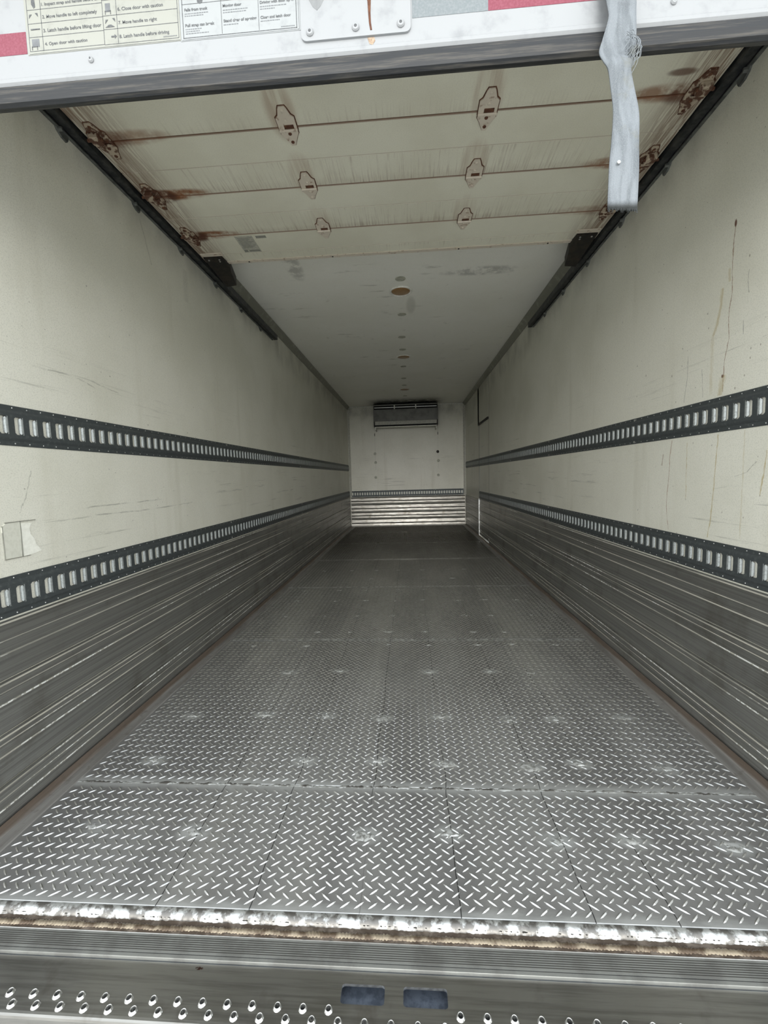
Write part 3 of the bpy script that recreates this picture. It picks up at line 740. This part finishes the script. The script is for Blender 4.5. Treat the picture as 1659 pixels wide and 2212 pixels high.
def rail(loc, n, sign, label, rotz=0, parent=None):
    body, rv = rail_mesh(n, sign)
    if parent is None:
        e = empty('cargo_rail', loc, label=label, cat='rail', group='slotted cargo rails'); e.rotation_euler.z = rotz
        o = link('rail_body', body, e); o.location = (0, 0, 0); o = link('rivets', rv, e, kind='stuff'); o.location = (0, 0, 0)
        for yy in (n*CELL*0.0+0.03, n*CELL*0.25, n*CELL*0.5, n*CELL*0.75, n*CELL-0.03):
            for sg in (-1, 1):
                q = MB(); q.lathe([(0.0055, 0.004*sign), (0.0055, 0.007*sign), (0.003, 0.0085*sign), (0, 0.0085*sign)], 'x', (0, yy, sg*0.0545), 8)
                o = q.obj('screw', M_bolt, e); o.location = (0, 0, 0)
    else:
        o = link('cargo_rail', body, parent); o.location = Vector(loc) - parent.location; o2 = link('rivets', rv, o, kind='stuff'); o2.location = (0, 0, 0)
UZ, LZ = 1.2490, 0.7050
ys = 1.281 - CELL*7
n_left = int((D-0.05-ys)/CELL)
rail((-W, ys, UZ), n_left, 1, 'upper slotted cargo rail running the full length of the left wall')
rail((-W, ys, LZ), n_left, 1, 'lower slotted cargo rail on the left wall, just above the metal slats')
n_r = int((SD0-0.004-ys)/CELL)
rail((W, ys, UZ), n_r, -1, 'upper slotted cargo rail on the right wall, ending at the side door')
rail((W, ys, LZ), n_r, -1, 'lower slotted cargo rail on the right wall, just above the metal slats')
n_d = int((SD1-SD0-0.008)/CELL)
rail((W, SD0+0.004, UZ), n_d, -1, None, parent=d2); rail((W, SD0+0.004, LZ), n_d, -1, None, parent=d2)
rail((W, SD1+0.016, UZ), int((D-0.05-SD1-0.016)/CELL), -1, 'short slotted cargo rail beyond the side door, beside the end wall')
nb = int(2.36/CELL)
rail((-1.18, D, 0.700), nb, 1, 'short slotted cargo rail across the end wall above its bright slats', rotz=-math.pi/2)
# (rotated rail: local -x points to -y after a quarter turn)
bk = [o for o in C.objects if o.name.startswith('cargo_rail') and o.get('label', '').startswith('short slotted cargo rail across')][0]
bk.rotation_euler.z = -math.pi/2; bk.location = (-nb*CELL/2, D-0.001, 0.700)
for ch in bk.children: pass

# ================================================================== overhead door
ZD = 2.40; DX = 1.165
door = empty('door_1', (0, 1.0, 1.95), kind='structure', label='rolled up overhead door, its rusty inner panels under the roof')
def door_panel(y0, y1, ym, name='door_panel'):
    mb = MB(); g_ = 0.0022
    pr = [(y0+g_, ZD+0.004), (y0+g_+0.003, ZD), (ym-0.003, ZD), (ym-0.001, ZD+0.003), (ym+0.001, ZD+0.003), (ym+0.003, ZD), (y1-g_-0.003, ZD), (y1-g_, ZD+0.004), (y1-g_, ZD+0.028), (y0+g_, ZD+0.028)]
    mb.prism(pr, 'x', -DX, DX); return mb.obj(name, [M_din], door)
door_panel(1.36, 1.69, 1.525); door_panel(1.69, 2.02, 1.855); door_panel(2.02, 2.35, 2.185)
mb = MB(); g_ = 0.002
mb.prism([(2.352, ZD+0.004), (2.355, ZD), (2.532, ZD), (2.534, ZD+0.002), (2.536, ZD+0.002), (2.538, ZD), (2.612, ZD), (2.612, ZD+0.028), (2.352, ZD+0.028)], 'x', -DX+0.0, DX)
mb.obj('door_panel', M_din, door)
mb = MB(); mb.prism([(2.6125, ZD-0.004), (2.638, ZD-0.004), (2.638, ZD+0.028), (2.634, ZD+0.028), (2.634, ZD), (2.6125, ZD)], 'x', -1.035, 1.035); mb.obj('end_flange', M_hinge, door)
for x in (-0.38, 0.0+0.38, -0.9, 0.9):
    q = MB(); q.lathe([(0.005, 0), (0.005, -0.002), (0, -0.003)], 'z', (x, 2.626, ZD-0.004), 8); q.obj('rivet', M_blk, door)
# the panel in the bend and the hanging bottom panel
mb = MB(); mb.prism([(1.026, 2.318), (1.05, 2.300), (1.356, ZD+0.002), (1.356, ZD+0.028), (1.035, 2.338)], 'x', -DX, DX); mb.obj('door_panel', M_din, door)
mb = MB(); mb.prism([(1.004, 1.993), (1.008, 1.9905), (1.036, 1.9905), (1.036, 2.312), (1.000, 2.312), (1.000, 2.000)], 'x', -DX, DX)
mb.obj('bottom_panel', M_dout, door, label='white painted outer face of the bottom panel')
mb = MB(); mb.prism([(0.9985, 2.0035), (0.9965, 2.001), (0.9965, 1.9935), (1.0005, 1.9885), (1.0035, 1.9885), (1.0035, 1.9935), (1.0005, 1.9975), (1.0005, 2.0035)], 'x', -DX, DX)
mb.obj('edge_moulding', M_dout, door)
mb = MB(); mb.prism([(1.000, 1.9875), (0.997, 1.984), (0.996, 1.968), (1.000, 1.953), (1.008, 1.9485), (1.018, 1.9515), (1.026, 1.9585), (1.035, 1.963), (1.036, 1.972), (1.034, 1.9875)], 'x', -DX, DX)
mb.obj('bottom_seal', M_seal, door, smooth=False)
# hinges
def hinge_mb(x, y, end=0, rot=0.0):
    mb = MB()
    A = [(-.011,-.090),(.011,-.090),(.016,-.080),(.024,-.052),(.035,-.042),(.034,.010),(.024,.012),(.024,-.012),(-.014,-.012),(-.014,.012),(-.035,.012),(-.035,-.042),(-.024,-.052),(-.016,-.080)]
    def top(P, z0, z1, mi=0):
        n = len(P); vs = [(x+a, y+b, z0) for a, b in P] + [(x+a, y+b, z1) for a, b in P]
        mb.add(vs, [tuple(range(n)), tuple(range(2*n-1, n-1, -1))] + [(i, (i+1) % n, n+(i+1) % n, n+i) for i in range(n)], mi)
    G = [(-.014,-.094),(.014,-.094),(.020,-.080),(.028,-.055),(.0385,-.045),(.0385,.0165),(-.0385,.0165),(-.0385,-.045),(-.028,-.055),(-.020,-.080)]
    top(G, ZD-0.0007, ZD-0.0001, 1)
    top(A, ZD-0.0045, ZD-0.0008)
    B = [(-.034,.016),(.034,.016),(.034,.030),(.024,.048),(.008,.088),(-.008,.088),(-.024,.048),(-.034,.030)]
    top([(a*1.09, b*1.03) for a, b in B], ZD-0.0006, ZD-0.0001, 1); top(B, ZD-0.0035, ZD-0.0006)
    top([(-.013,-.011),(.023,-.011),(.023,.013),(-.013,.013)], ZD-0.0016, ZD-0.0010, 1)
    mb.prism([(y+0.012+0.0055*math.cos(t*math.pi/3), ZD-0.006+0.0055*math.sin(t*math.pi/3)) for t in range(6)], 'x', x-0.035, x+0.035)
    return mb
k = 0
for i, y in enumerate(JY):
    for x in (-1.118, -0.378, 0.378, 1.118):
        endh = abs(x) > 1
        h = hinge_mb(x, y-0.004).obj('hinge', [M_hinger if endh else M_hinge, M_rustd], door, label='heavily rusted end hinge' if endh else None)
        for (dx, dy) in ((0, -0.074), (0, -0.030), (0, 0.030), (0, 0.070)):
            dark = dy > 0 and i == 0
            q = MB(); q.lathe([(0.0070, -0.0035), (0.0062, -0.0060), (0.0035, -0.0075), (0, -0.0075)], 'z', (x+dx, y-0.004+dy, ZD), 10)
            q.obj('bolt', M_rustd if (dark or endh) else M_hinge, h)
        if endh:
            s = 1 if x > 0 else -1
            q = MB(); q.box(*(sorted((x-s*0.012, x+s*0.03))), y-0.055, y-0.012, ZD-0.026, ZD-0.003, ch=0.004)
            q.obj('roller_carrier', M_hinger, h)
            q = MB(); q.lathe([(0.006, -0.03), (0.006, 0.030)], 'x', (x+s*0.012, y-0.034, ZD-0.016), 8); q.obj('roller_shaft', M_rustd, h)
# rusty reinforcing plates, decals on the last panel
mb = MB(); mb.box(-0.885, -0.785, 2.366, 2.528, ZD-0.0008, ZD, ch=0.0002); dc = mb.obj('service_label', M_decal, door, label='faded grey service label')
mb = MB(); 
for r in range(9): mb.box(-0.875, -0.795-0.012*(r % 3), 2.382+r*0.012, 2.387+r*0.012, ZD-0.0014, ZD-0.0008)
mb.box(-0.882, -0.862, 2.500, 2.524, ZD-0.0014, ZD-0.0008); mb.box(-0.852, -0.79, 2.505, 2.520, ZD-0.0014, ZD-0.0008)
mb.obj('print_lines', M_dpr, dc, kind='stuff')
mb = MB(); mb.box(-0.768, -0.71, 2.372, 2.395, ZD-0.0008, ZD, ch=0.0002); mb.obj('service_label', M_dpr, door, label='small dark service label')
# black end brackets
for s in (-1, 1):
    mb = MB()
    P = [(1.150, 2.545), (1.040, 2.545), (1.030, 2.650), (1.044, 2.690), (1.085, 2.87), (1.158, 2.885)]
    P = [(s*a, b) for a, b in P]; n = len(P)
    vs = [(a, b, ZD-0.012 - (0.015 if b > 2.6 else 0)) for a, b in P] + [(a, b, ZD+0.03) for a, b in P]
    mb.add(vs, [tuple(range(n)), tuple(range(2*n-1, n-1, -1))] + [(i, (i+1) % n, n+(i+1) % n, n+i) for i in range(n)])
    eb = mb.obj('end_bracket', M_blk, door)
    for (bx, by) in ((1.062, 2.566), (1.126, 2.566), (1.066, 2.585)):
        q = MB(); q.lathe([(0.006, 0), (0.005, -0.004), (0, -0.005)], 'z', (s*bx, by, ZD-0.012), 8); q.obj('bolt', M_bolt, eb)
    mb = MB(); mb.box(*sorted((s*1.025, s*1.155)), 2.508, 2.541, ZD-0.006, ZD-0.001, ch=0.001); mb.obj('stiffener', M_hinge, door)
# ---- writing on the outer face
FY = 1.000
def text_obj(txt, x0, z0, x1, parent, mat, name='lettering', off=0.0012, bold=0.0):
    cu = bpy.data.curves.new('t', 'FONT'); cu.body = txt; cu.size = 0.02; cu.offset = bold
    o = bpy.data.objects.new('t', cu); C.objects.link(o)
    bpy.context.view_layer.update()
    me = bpy.data.meshes.new_from_object(o.evaluated_get(bpy.context.evaluated_depsgraph_get()))
    bpy.data.objects.remove(o)
    xs = [v.co.x for v in me.vertices]; w = max(xs)-min(xs); k = (x1-x0)/w; m0 = min(xs)
    for v in me.vertices: v.co = Vector((x0+(v.co.x-m0)*k, FY-off, z0+v.co.y*k))
    me.materials.clear(); me.materials.append(mat)
    return link(name, me, parent)
def bars(name, rects, parent, mat, off=0.0011):
    mb = MB()
    for x0, x1, z0, z1 in rects: mb.box(x0, x1, FY-off, FY-off+0.0003, z0, z1)
    return mb.obj(name, mat, parent, kind='stuff')
mb = MB(); mb.box(-0.804, -0.436, FY-0.0008, FY, 2.050, 2.21, ch=0.0002); st1 = mb.obj('instruction_label', M_stick, door, label='yellowed label with eight door handling steps')
L = 0.0011
rc = []
for z in (2.1445, 2.1155, 2.087, 2.0575): rc.append((-0.798, -0.617, z-L/2, z+L/2))
for z in (2.149, 2.1165, 2.088, 2.0565): rc.append((-0.617, -0.441, z-L/2, z+L/2))
for x in (-0.798, -0.765, -0.617, -0.584, -0.441): rc.append((x-L/2, x+L/2, 2.057, 2.20))
rc.append((-0.80, -0.438, 2.0515, 2.0522))
bars('table_lines', rc, st1, M_ink)
for t, a, z, b in (('1. Inspect strap and handle before use', -0.762, 2.151, -0.622), ('2. Move handle to left completely', -0.762, 2.1245, -0.630), ('3. Latch handle before lifting door', -0.762, 2.0955, -0.622),
                   ('4. Open door with caution', -0.761, 2.0675, -0.658), ('6. Close door with caution', -0.581, 2.1245, -0.474), ('7. Move handle to right', -0.581, 2.0965, -0.490), ('8. Latch handle before driving', -0.581, 2.0675, -0.463)):
    text_obj(t, a, z, b, st1, M_ink, bold=0.0004)
# small pictograms: strap hook, arrows, door outlines
def poly(P, parent, mat):
    mb = MB(); mb.prism([(a, b) for a, b in P], 'y', FY-0.0014, FY-0.0011); return mb
pg = MB()
def prism_xz(P): pg.prism([(a, b) for a, b in P], 'y', FY-0.0014, FY-0.0011)
prism_xz([(-0.784, 2.185), (-0.779, 2.185), (-0.777, 2.150), (-0.781, 2.147), (-0.786, 2.156)])
for (ax, az, s) in ((-0.790, 2.135, -1), (-0.776, 2.137, 1), (-0.608, 2.108, -1), (-0.592, 2.110, 1)):
    prism_xz([(ax-0.003, az), (ax+0.003, az), (ax+s*0.004, az-0.008)])
for (ax, az) in ((-0.786, 2.060), (-0.604, 2.119), (-0.602, 2.150)):
    pg.box(ax-0.007, ax-0.0055, FY-0.0014, FY-0.0011, az, az+0.007); pg.box(ax+0.0055, ax+0.007, FY-0.0014, FY-0.0011, az, az+0.007); pg.box(ax-0.007, ax+0.007, FY-0.0014, FY-0.0011, az+0.006, az+0.0078)
prism_xz([(-0.600, 2.0735), (-0.592, 2.0735), (-0.592, 2.0765), (-0.587, 2.072), (-0.592, 2.0675), (-0.592, 2.0705), (-0.600, 2.0705)])
prism_xz([(-0.792, 2.102), (-0.770, 2.102), (-0.770, 2.1045), (-0.792, 2.1045)]); prism_xz([(-0.612, 2.092), (-0.590, 2.092), (-0.598, 2.097), (-0.604, 2.097)])
pg.obj('pictograms', M_ink, st1, kind='stuff')
mb = MB(); mb.box(-0.792, -0.774, FY-0.0011, FY-0.0008, 2.066, 2.083); mb.box(-0.610, -0.598, FY-0.0011, FY-0.0008, 2.124, 2.142); mb.obj('pictogram_panels', M_ink2, st1, kind='stuff')
mb = MB(); mb.box(-0.437, -0.161, FY-0.0008, FY, 2.048, 2.21, ch=0.0002)
st2 = mb.obj('warning_label', M_stick2, door, label='pale label with three door hazard columns')
rc = [(-0.4305, -0.429, 2.053, 2.20), (-0.3405, -0.3395, 2.056, 2.20), (-0.2555, -0.2545, 2.056, 2.20), (-0.1705, -0.169, 2.053, 2.20), (-0.4305, -0.169, 2.053, 2.0545), (-0.4305, -0.169, 2.1225, 2.1235), (-0.434, -0.164, 2.0497, 2.0503), (-0.1648, -0.1642, 2.05, 2.20)]
bars('table_lines', rc, st2, M_ink)
for t, a, z, b in (('Falls from truck', -0.4245, 2.1085, -0.371), ('Moving door', -0.336, 2.1095, -0.293), ('Driving with door open', -0.251, 2.1085, -0.175),
                   ('Pull strap can break', -0.4245, 2.0765, -0.357), ('Stand clear of opening', -0.3355, 2.0785, -0.260), ('Close and latch door', -0.251, 2.078, -0.182)):
    text_obj(t, a, z, b, st2, M_ink, bold=0.0006)
rc = []
rr = random.Random(2)
for x, zs in ((-0.4245, (2.1035, 2.099, 2.0715, 2.067, 2.0625)), (-0.336, (2.1035, 2.0985, 2.0735)), (-0.251, (2.103, 2.098, 2.0735))):
    for j, z in enumerate(zs):
        x2 = x
        end = x + rr.uniform(0.025, 0.055) if j else x + 0.055
        while x2 < end: w = rr.uniform(0.002, 0.006); rc.append((x2, x2+w, z-0.0011, z+0.0006)); x2 += w+0.0012
bars('small_print', rc, st2, M_ink2)
mb = MB(); mb.lathe([(0.0065, -0.0012), (0.0065, -0.0008)], 'y', (-0.388, FY, 2.128), 16); mb.obj('hazard_symbol', M_ink, st2)
rc = [(-0.205+0.0035*i, -0.2025+0.0035*i, 2.0575, 2.0590) for i in range(9)] + [(-0.477+0.0036*i, -0.4745+0.0036*i, 2.0605, 2.0622) for i in range(9)]
bars('print_code', rc, st2, M_ink2, 0.0013)
# reflective tape
for (a, b, z0, z1, m, l) in ((-1.10, -0.806, 2.054, 2.101, M_red, 'red reflective tape, left piece'), (0.0865, 0.2500, 2.050, 2.098, M_silt, 'silver reflective tape'), (0.2505, 0.50, 2.050, 2.098, M_red, 'red reflective tape, right piece')):
    mb = MB(); mb.box(a, b, FY-0.0006, FY, z0, z1, ch=0.0001); mb.obj('reflective_tape', m, door, label=l)
# latch plate
mb = MB(); r = 0.012; P = []
x0, x1, z0, z1 = -0.160, 0.083, 2.0205, 2.20
for cx_, cz_, a0 in ((x1-r, z0+r, -90), (x1-r, z1-r, 0), (x0+r, z1-r, 90), (x0+r, z0+r, 180)):
    for k in range(5):
        a = math.radians(a0+22.5*k); P.append((cx_+r*math.cos(a), cz_+r*math.sin(a)))
mb.prism(P, 'y', FY-0.0045, FY)
lp = mb.obj('latch_plate', M_dout, door, label='white latch plate with rounded corners')
for (x, z) in ((-0.140, 2.037), (-0.038, 2.038), (0.061, 2.037), (-0.140, 2.15), (0.061, 2.15)):
    q = MB(); q.lathe([(0.0085, -0.0045), (0.0085, -0.0065), (0.0065, -0.009), (0.0032, -0.0095), (0.0028, -0.0075), (0, -0.0075)], 'y', (x, FY, z), 14); bo = q.obj('bolt', M_dout, lp, smooth=False)
    q = MB(); q.lathe([(0.0026, -0.0098), (0.0022, -0.0100)], 'y', (x, FY, z), 8); q.obj('bolt_pin', M_ink, lp)
mb = MB(); P = [(-0.141, 2.16), (-0.141, 2.105), (-0.132, 2.088), (-0.1225, 2.080), (-0.114, 2.088), (-0.104, 2.105), (-0.104, 2.16)]
n = len(P); vs = [(a, FY-0.0048, b) for a, b in P] + [(-0.1225+(a+0.1225)*0.55, FY-0.016, 2.12+(b-2.12)*0.72) for a, b in P]
mb.add(vs, [tuple(range(n)), tuple(range(n, 2*n))] + [(i, (i+1) % n, n+(i+1) % n, n+i) for i in range(n)]); mb.obj('latch_tongue', M_dout, lp, label='pointed white latch tongue')
mb = MB(); P = [(-0.013, 2.16), (-0.013, 2.098), (-0.0105, 2.088), (-0.0095, 2.062), (-0.0085, 2.045), (-0.006, 2.030), (-0.002, 2.030), (-0.004, 2.045), (-0.0045, 2.065), (-0.003, 2.090), (0.002, 2.098), (0.002, 2.16)]
mb.prism(P, 'y', FY-0.0052, FY-0.0044); mb.obj('rust_run', M_rustd, lp, label='dark rust run down the plate')
mb = MB(); P = [(-0.013, 2.0195), (0.002, 2.0198), (0.004, 2.012), (-0.002, 2.004), (-0.009, 2.007)]; mb.prism(P, 'y', FY-0.0006, FY-0.0001); mb.obj('rust_run', M_tan, door)
for (x, z) in ((-0.653, 2.028), (0.636, 2.032), (-1.0, 2.027), (1.0, 2.03), (0.30, 2.031)):
    if x == 0.30: continue
    q = MB(); q.lathe([(0.0065, 0), (0.0065, -0.002), (0.0045, -0.0045), (0.0018, -0.005), (0, -0.004)], 'y', (x, FY, z), 12); sw = q.obj('screw', M_dout, door)
    q = MB(); q.lathe([(0.0022, -0.0052), (0.0018, -0.0054)], 'y', (x, FY, z+0.001), 8); q.obj('screw_recess', M_ink, sw)

# pull strap
L_ = [(0.466, 1.979, .960), (0.470, 1.960, .962), (0.472, 1.945, .962), (0.464, 1.915, .960), (0.457, 1.889, .950), (0.465, 1.868, .938), (0.472, 1.852, .934), (0.478, 1.817, .932), (0.485, 1.774, .930), (0.484, 1.722, .930), (0.480, 1.669, .930), (0.477, 1.588, .932)]
R_ = [(0.527, 1.973, .960), (0.526, 1.955, .962), (0.525, 1.938, .962), (0.525, 1.910, .960), (0.524, 1.884, .950), (0.522, 1.864, .938), (0.520, 1.848, .934), (0.526, 1.812, .932), (0.534, 1.765, .930), (0.535, 1.712, .930), (0.5375, 1.655, .930), (0.537, 1.583, .932)]
def catmull(P, m):
    out = []
    for i in range(len(P)-1):
        p0, p1, p2, p3 = P[max(i-1, 0)], P[i], P[i+1], P[min(i+2, len(P)-1)]
        for k in range(m):
            t = k/m
            out.append(tuple(0.5*((2*p1[j]) + (-p0[j]+p2[j])*t + (2*p0[j]-5*p1[j]+4*p2[j]-p3[j])*t*t + (-p0[j]+3*p1[j]-3*p2[j]+p3[j])*t**3) for j in range(3)))
    out.append(P[-1]); return out
# the points were measured on the plane y = 0.93; slide each along its sight depth to its own distance, size kept by ratio
def re(p, y):
    k = y/0.93; return (CX+(p[0]-CX)*k, y, CZ+(p[1]-CZ)*k)
LL = catmull([re(p, p[2]) for p in L_], 5); RR = catmull([re(p, p[2]) for p in R_], 5)
top_l, top_r = Vector(LL[0]), Vector(RR[0])
LL = [(top_l.x, 0.992, 2.20), (top_l.x, 0.990, 2.13), (top_l.x-0.001, 0.975, 2.07)] + LL; RR = [(top_r.x, 0.992, 2.20), (top_r.x, 0.990, 2.13), (top_r.x, 0.975, 2.07)] + RR
mb = MB(); K = 8; n = len(LL); vs = []
for i in range(n):
    l, r = Vector(LL[i]), Vector(RR[i])
    for k in range(K+1):
        p = l.lerp(r, k/K); p.y += 0.004*math.sin(k/K*math.pi)*math.sin(i*0.35) - 0.003*math.sin(i*0.22+k*0.5)
        vs.append(p)
m2 = len(vs); th = [(p[0], p[1]+0.0028, p[2]) for p in vs]
fs = []
for i in range(n-1):
    for k in range(K):
        a, b, c, d = i*(K+1)+k, i*(K+1)+k+1, (i+1)*(K+1)+k+1, (i+1)*(K+1)+k
        fs += [(a, d, c, b), (m2+a, m2+b, m2+c, m2+d)]
    fs += [(i*(K+1), m2+i*(K+1), m2+(i+1)*(K+1), (i+1)*(K+1)), (i*(K+1)+K, (i+1)*(K+1)+K, m2+(i+1)*(K+1)+K, m2+i*(K+1)+K)]
fs += [(k, k+1, m2+k+1, m2+k) for k in range(K)] + [((n-1)*(K+1)+k, m2+(n-1)*(K+1)+k, m2+(n-1)*(K+1)+k+1, (n-1)*(K+1)+k+1) for k in range(K)]
strap = empty('pull_strap', (0.50, 0.99, 2.20), label='frayed grey webbing pull strap hanging from the overhead door', cat='strap')
mb.add(vs + th, fs); mb.obj('webbing', M_strap, strap, smooth=True)
rr = random.Random(9); mb = MB()
def thread(P, r=0.0006):
    for a, b in zip(P[:-1], P[1:]):
        a, b = Vector(a), Vector(b); d = (b-a).normalized(); u = d.orthogonal().normalized(); w = d.cross(u)
        vs = [a+u*r, a+w*r-u*r*.5, a-w*r-u*r*.5, b+u*r, b+w*r-u*r*.5, b-w*r-u*r*.5]
        mb.add(vs, [(0, 1, 4, 3), (1, 2, 5, 4), (2, 0, 3, 5)])
ex = LL and Vector(re((0.524, 1.895), 0.944))
for i in range(26):
    z = rr.uniform(-0.02, 0.025); b0 = ex + Vector((rr.uniform(-.018, .002), rr.uniform(-0.002, 0), z))
    P = [b0, b0+Vector((rr.uniform(.004, .010), -0.002, rr.uniform(-.010, .006))), b0+Vector((rr.uniform(.002, .010), -0.003, -0.022+rr.uniform(-.012, .01))), b0+Vector((rr.uniform(-.012, 0), -0.001, -0.035+rr.uniform(-.015, .01)))]
    thread(catmull([tuple(p) for p in P], 4))
bl = Vector(re(L_[-1], 0.932)); br = Vector(re(R_[-1], 0.932))
for i in range(40):
    p = bl.lerp(br, rr.random()); thread([p+Vector((0, 0, 0.002)), p+Vector((rr.uniform(-.002, .002), rr.uniform(-.001, .001), -rr.uniform(.002, .007)))], 0.0005)
mb.obj('frayed_threads', M_strap, strap, kind='stuff')
q = MB(); q.lathe([(0.0035, 0.001), (0.0035, -0.002), (0, -0.003)], 'y', re((0.497, 1.676), 0.925), 8); q.obj('rivet', M_bolt, strap)

# ================================================================== door tracks
for s in (-1, 1):
    nm = 'left' if s < 0 else 'right'
    tr = empty('door_track', (s*W, 1.0, 2.39), label='dark steel door track along the top of the %s wall' % nm, cat='track', group='overhead door tracks')
    mb = MB(); P = [(1.172, 2.382), (1.206, 2.382), (1.206, 2.386), (1.1755, 2.386), (1.1755, 2.420), (1.206, 2.420), (1.206, 2.424), (1.172, 2.424)]
    mb.prism([(s*a, b) for a, b in P], 'y', 1.06, 4.02); mb.obj('channel', M_trk, tr)
    mb = MB(); P = [(1.2065, 2.374), (1.219, 2.374), (1.219, 2.46), (1.2165, 2.46), (1.2165, 2.378), (1.2065, 2.378)]
    mb.prism([(s*a, b) for a, b in P], 'y', 1.06, 4.00); mb.obj('mounting_angle', M_trk2, tr)
    for y in (1.18, 1.595, 2.02, 2.41, 2.83, 3.25, 3.67):
        mb = MB()
        P = [(y-0.028, 2.3735), (y+0.028, 2.3735), (y+0.026, 2.360), (y+0.020, 2.350), (y-0.004, 2.353), (y-0.022, 2.364)]
        mb.prism(P, 'x', s*1.2195, s*1.2120)
        mb.prism([(y-0.024, 2.3735), (y-0.018, 2.3735), (y-0.018, 2.360), (y-0.024, 2.366)], 'x', s*1.2120, s*1.196)
        mb.obj('wall_clip', M_trk2, tr)

# ================================================================== dome lights
for y, x, lab in ((3.461, .019, 'round brown dome light in the ceiling, nearest to the open door'), (5.304, .015, 'round brown dome light in the ceiling, middle one of three'), (7.239, .003, 'round brown dome light in the ceiling, closest to the evaporator')):
    e = empty('dome_light', (x, y, H), label=lab, cat='light', group='dome lights in the ceiling')
    mb = MB(); mb.lathe([(0.093, 0), (0.092, -0.006), (0.084, -0.009), (0.076, -0.006), (0.074, -0.001), (0.074, 0)], 'z', (x, y, H), 28); mb.obj('ring', M_ring, e, smooth=True)
    mb = MB(); mb.lathe([(0.0738, -0.0006), (0.072, -0.004), (0.05, -0.007), (0.025, -0.0085), (0.0, -0.009)], 'z', (x, y, H), 28); mb.obj('lens', M_amber, e, smooth=True)

# ================================================================== evaporator on the end wall
ev = empty('evaporator', (0, D, 2.1), label='grey refrigeration evaporator under the ceiling on the end wall', cat='air unit')
XE, YE = 0.640, 8.40
mb = MB(); mb.prism([(YE+0.03, 2.392), (D-0.02, 2.30), (D-0.02, H-0.03), (YE+0.03, H-0.03)], 'x', -XE+0.01, XE-0.01); mb.obj('core', M_void, ev)
mb = MB(); mb.box(-XE, -XE+0.008, YE, D-0.002, 2.06, H-0.028); mb.obj('side_panel', M_evap, ev)
mb = MB(); mb.box(XE-0.008, XE, YE, D-0.002, 2.06, H-0.028); mb.obj('side_panel', M_evap, ev)
mb = MB(); mb.prism([(YE, 2.385), (YE+0.004, 2.388), (YE+0.030, 2.388), (YE+0.030, 2.384), (YE+0.006, 2.384), (YE+0.020, 2.160), (YE+0.014, 2.160)], 'x', -XE+0.009, XE-0.009); mb.obj('front_panel', M_evap, ev)
mb = MB(); mb.prism([(YE+0.015, 2.156), (YE+0.060, 2.090), (YE+0.066, 2.093), (YE+0.022, 2.158)], 'x', -XE+0.02, XE-0.02); mb.obj('lower_panel', M_evl, ev)
mb = MB(); mb.box(-XE+0.03, XE-0.03, YE+0.08, YE+0.30, 2.078, 2.10); mb.obj('drain_pan', M_void, ev)
mb = MB(); mb.box(-XE+0.02, XE-0.02, YE+0.03, YE+0.05, 2.040, 2.056, ch=0.002); mb.box(-XE+0.02, XE-0.02, YE+0.05, YE+0.33, 2.040, 2.046); mb.obj('bottom_lip', M_evl, ev)
mb = MB(); mb.box(-XE+0.02, XE-0.02, YE+0.004, YE+0.012, 2.415, 2.432, ch=0.002); mb.obj('grille_bar', M_silver, ev)
mb = MB(); mb.box(-XE, XE, YE, YE+0.03, 2.468, 2.474); mb.obj('top_rail', M_evl, ev)
for x in (-0.218, 0.205):
    mb = MB(); mb.box(x-0.011, x+0.011, YE-0.004, YE+0.002, 2.388, 2.474, ch=0.001); mb.obj('grille_divider', M_evl, ev)
for x in (-XE+0.03, XE-0.03):
    mb = MB(); mb.box(x-0.008, x+0.008, YE+0.055, D-0.003, 1.99, 2.039); mb.obj('mounting_foot', M_evl, ev)
bpy.context.view_layer.update()
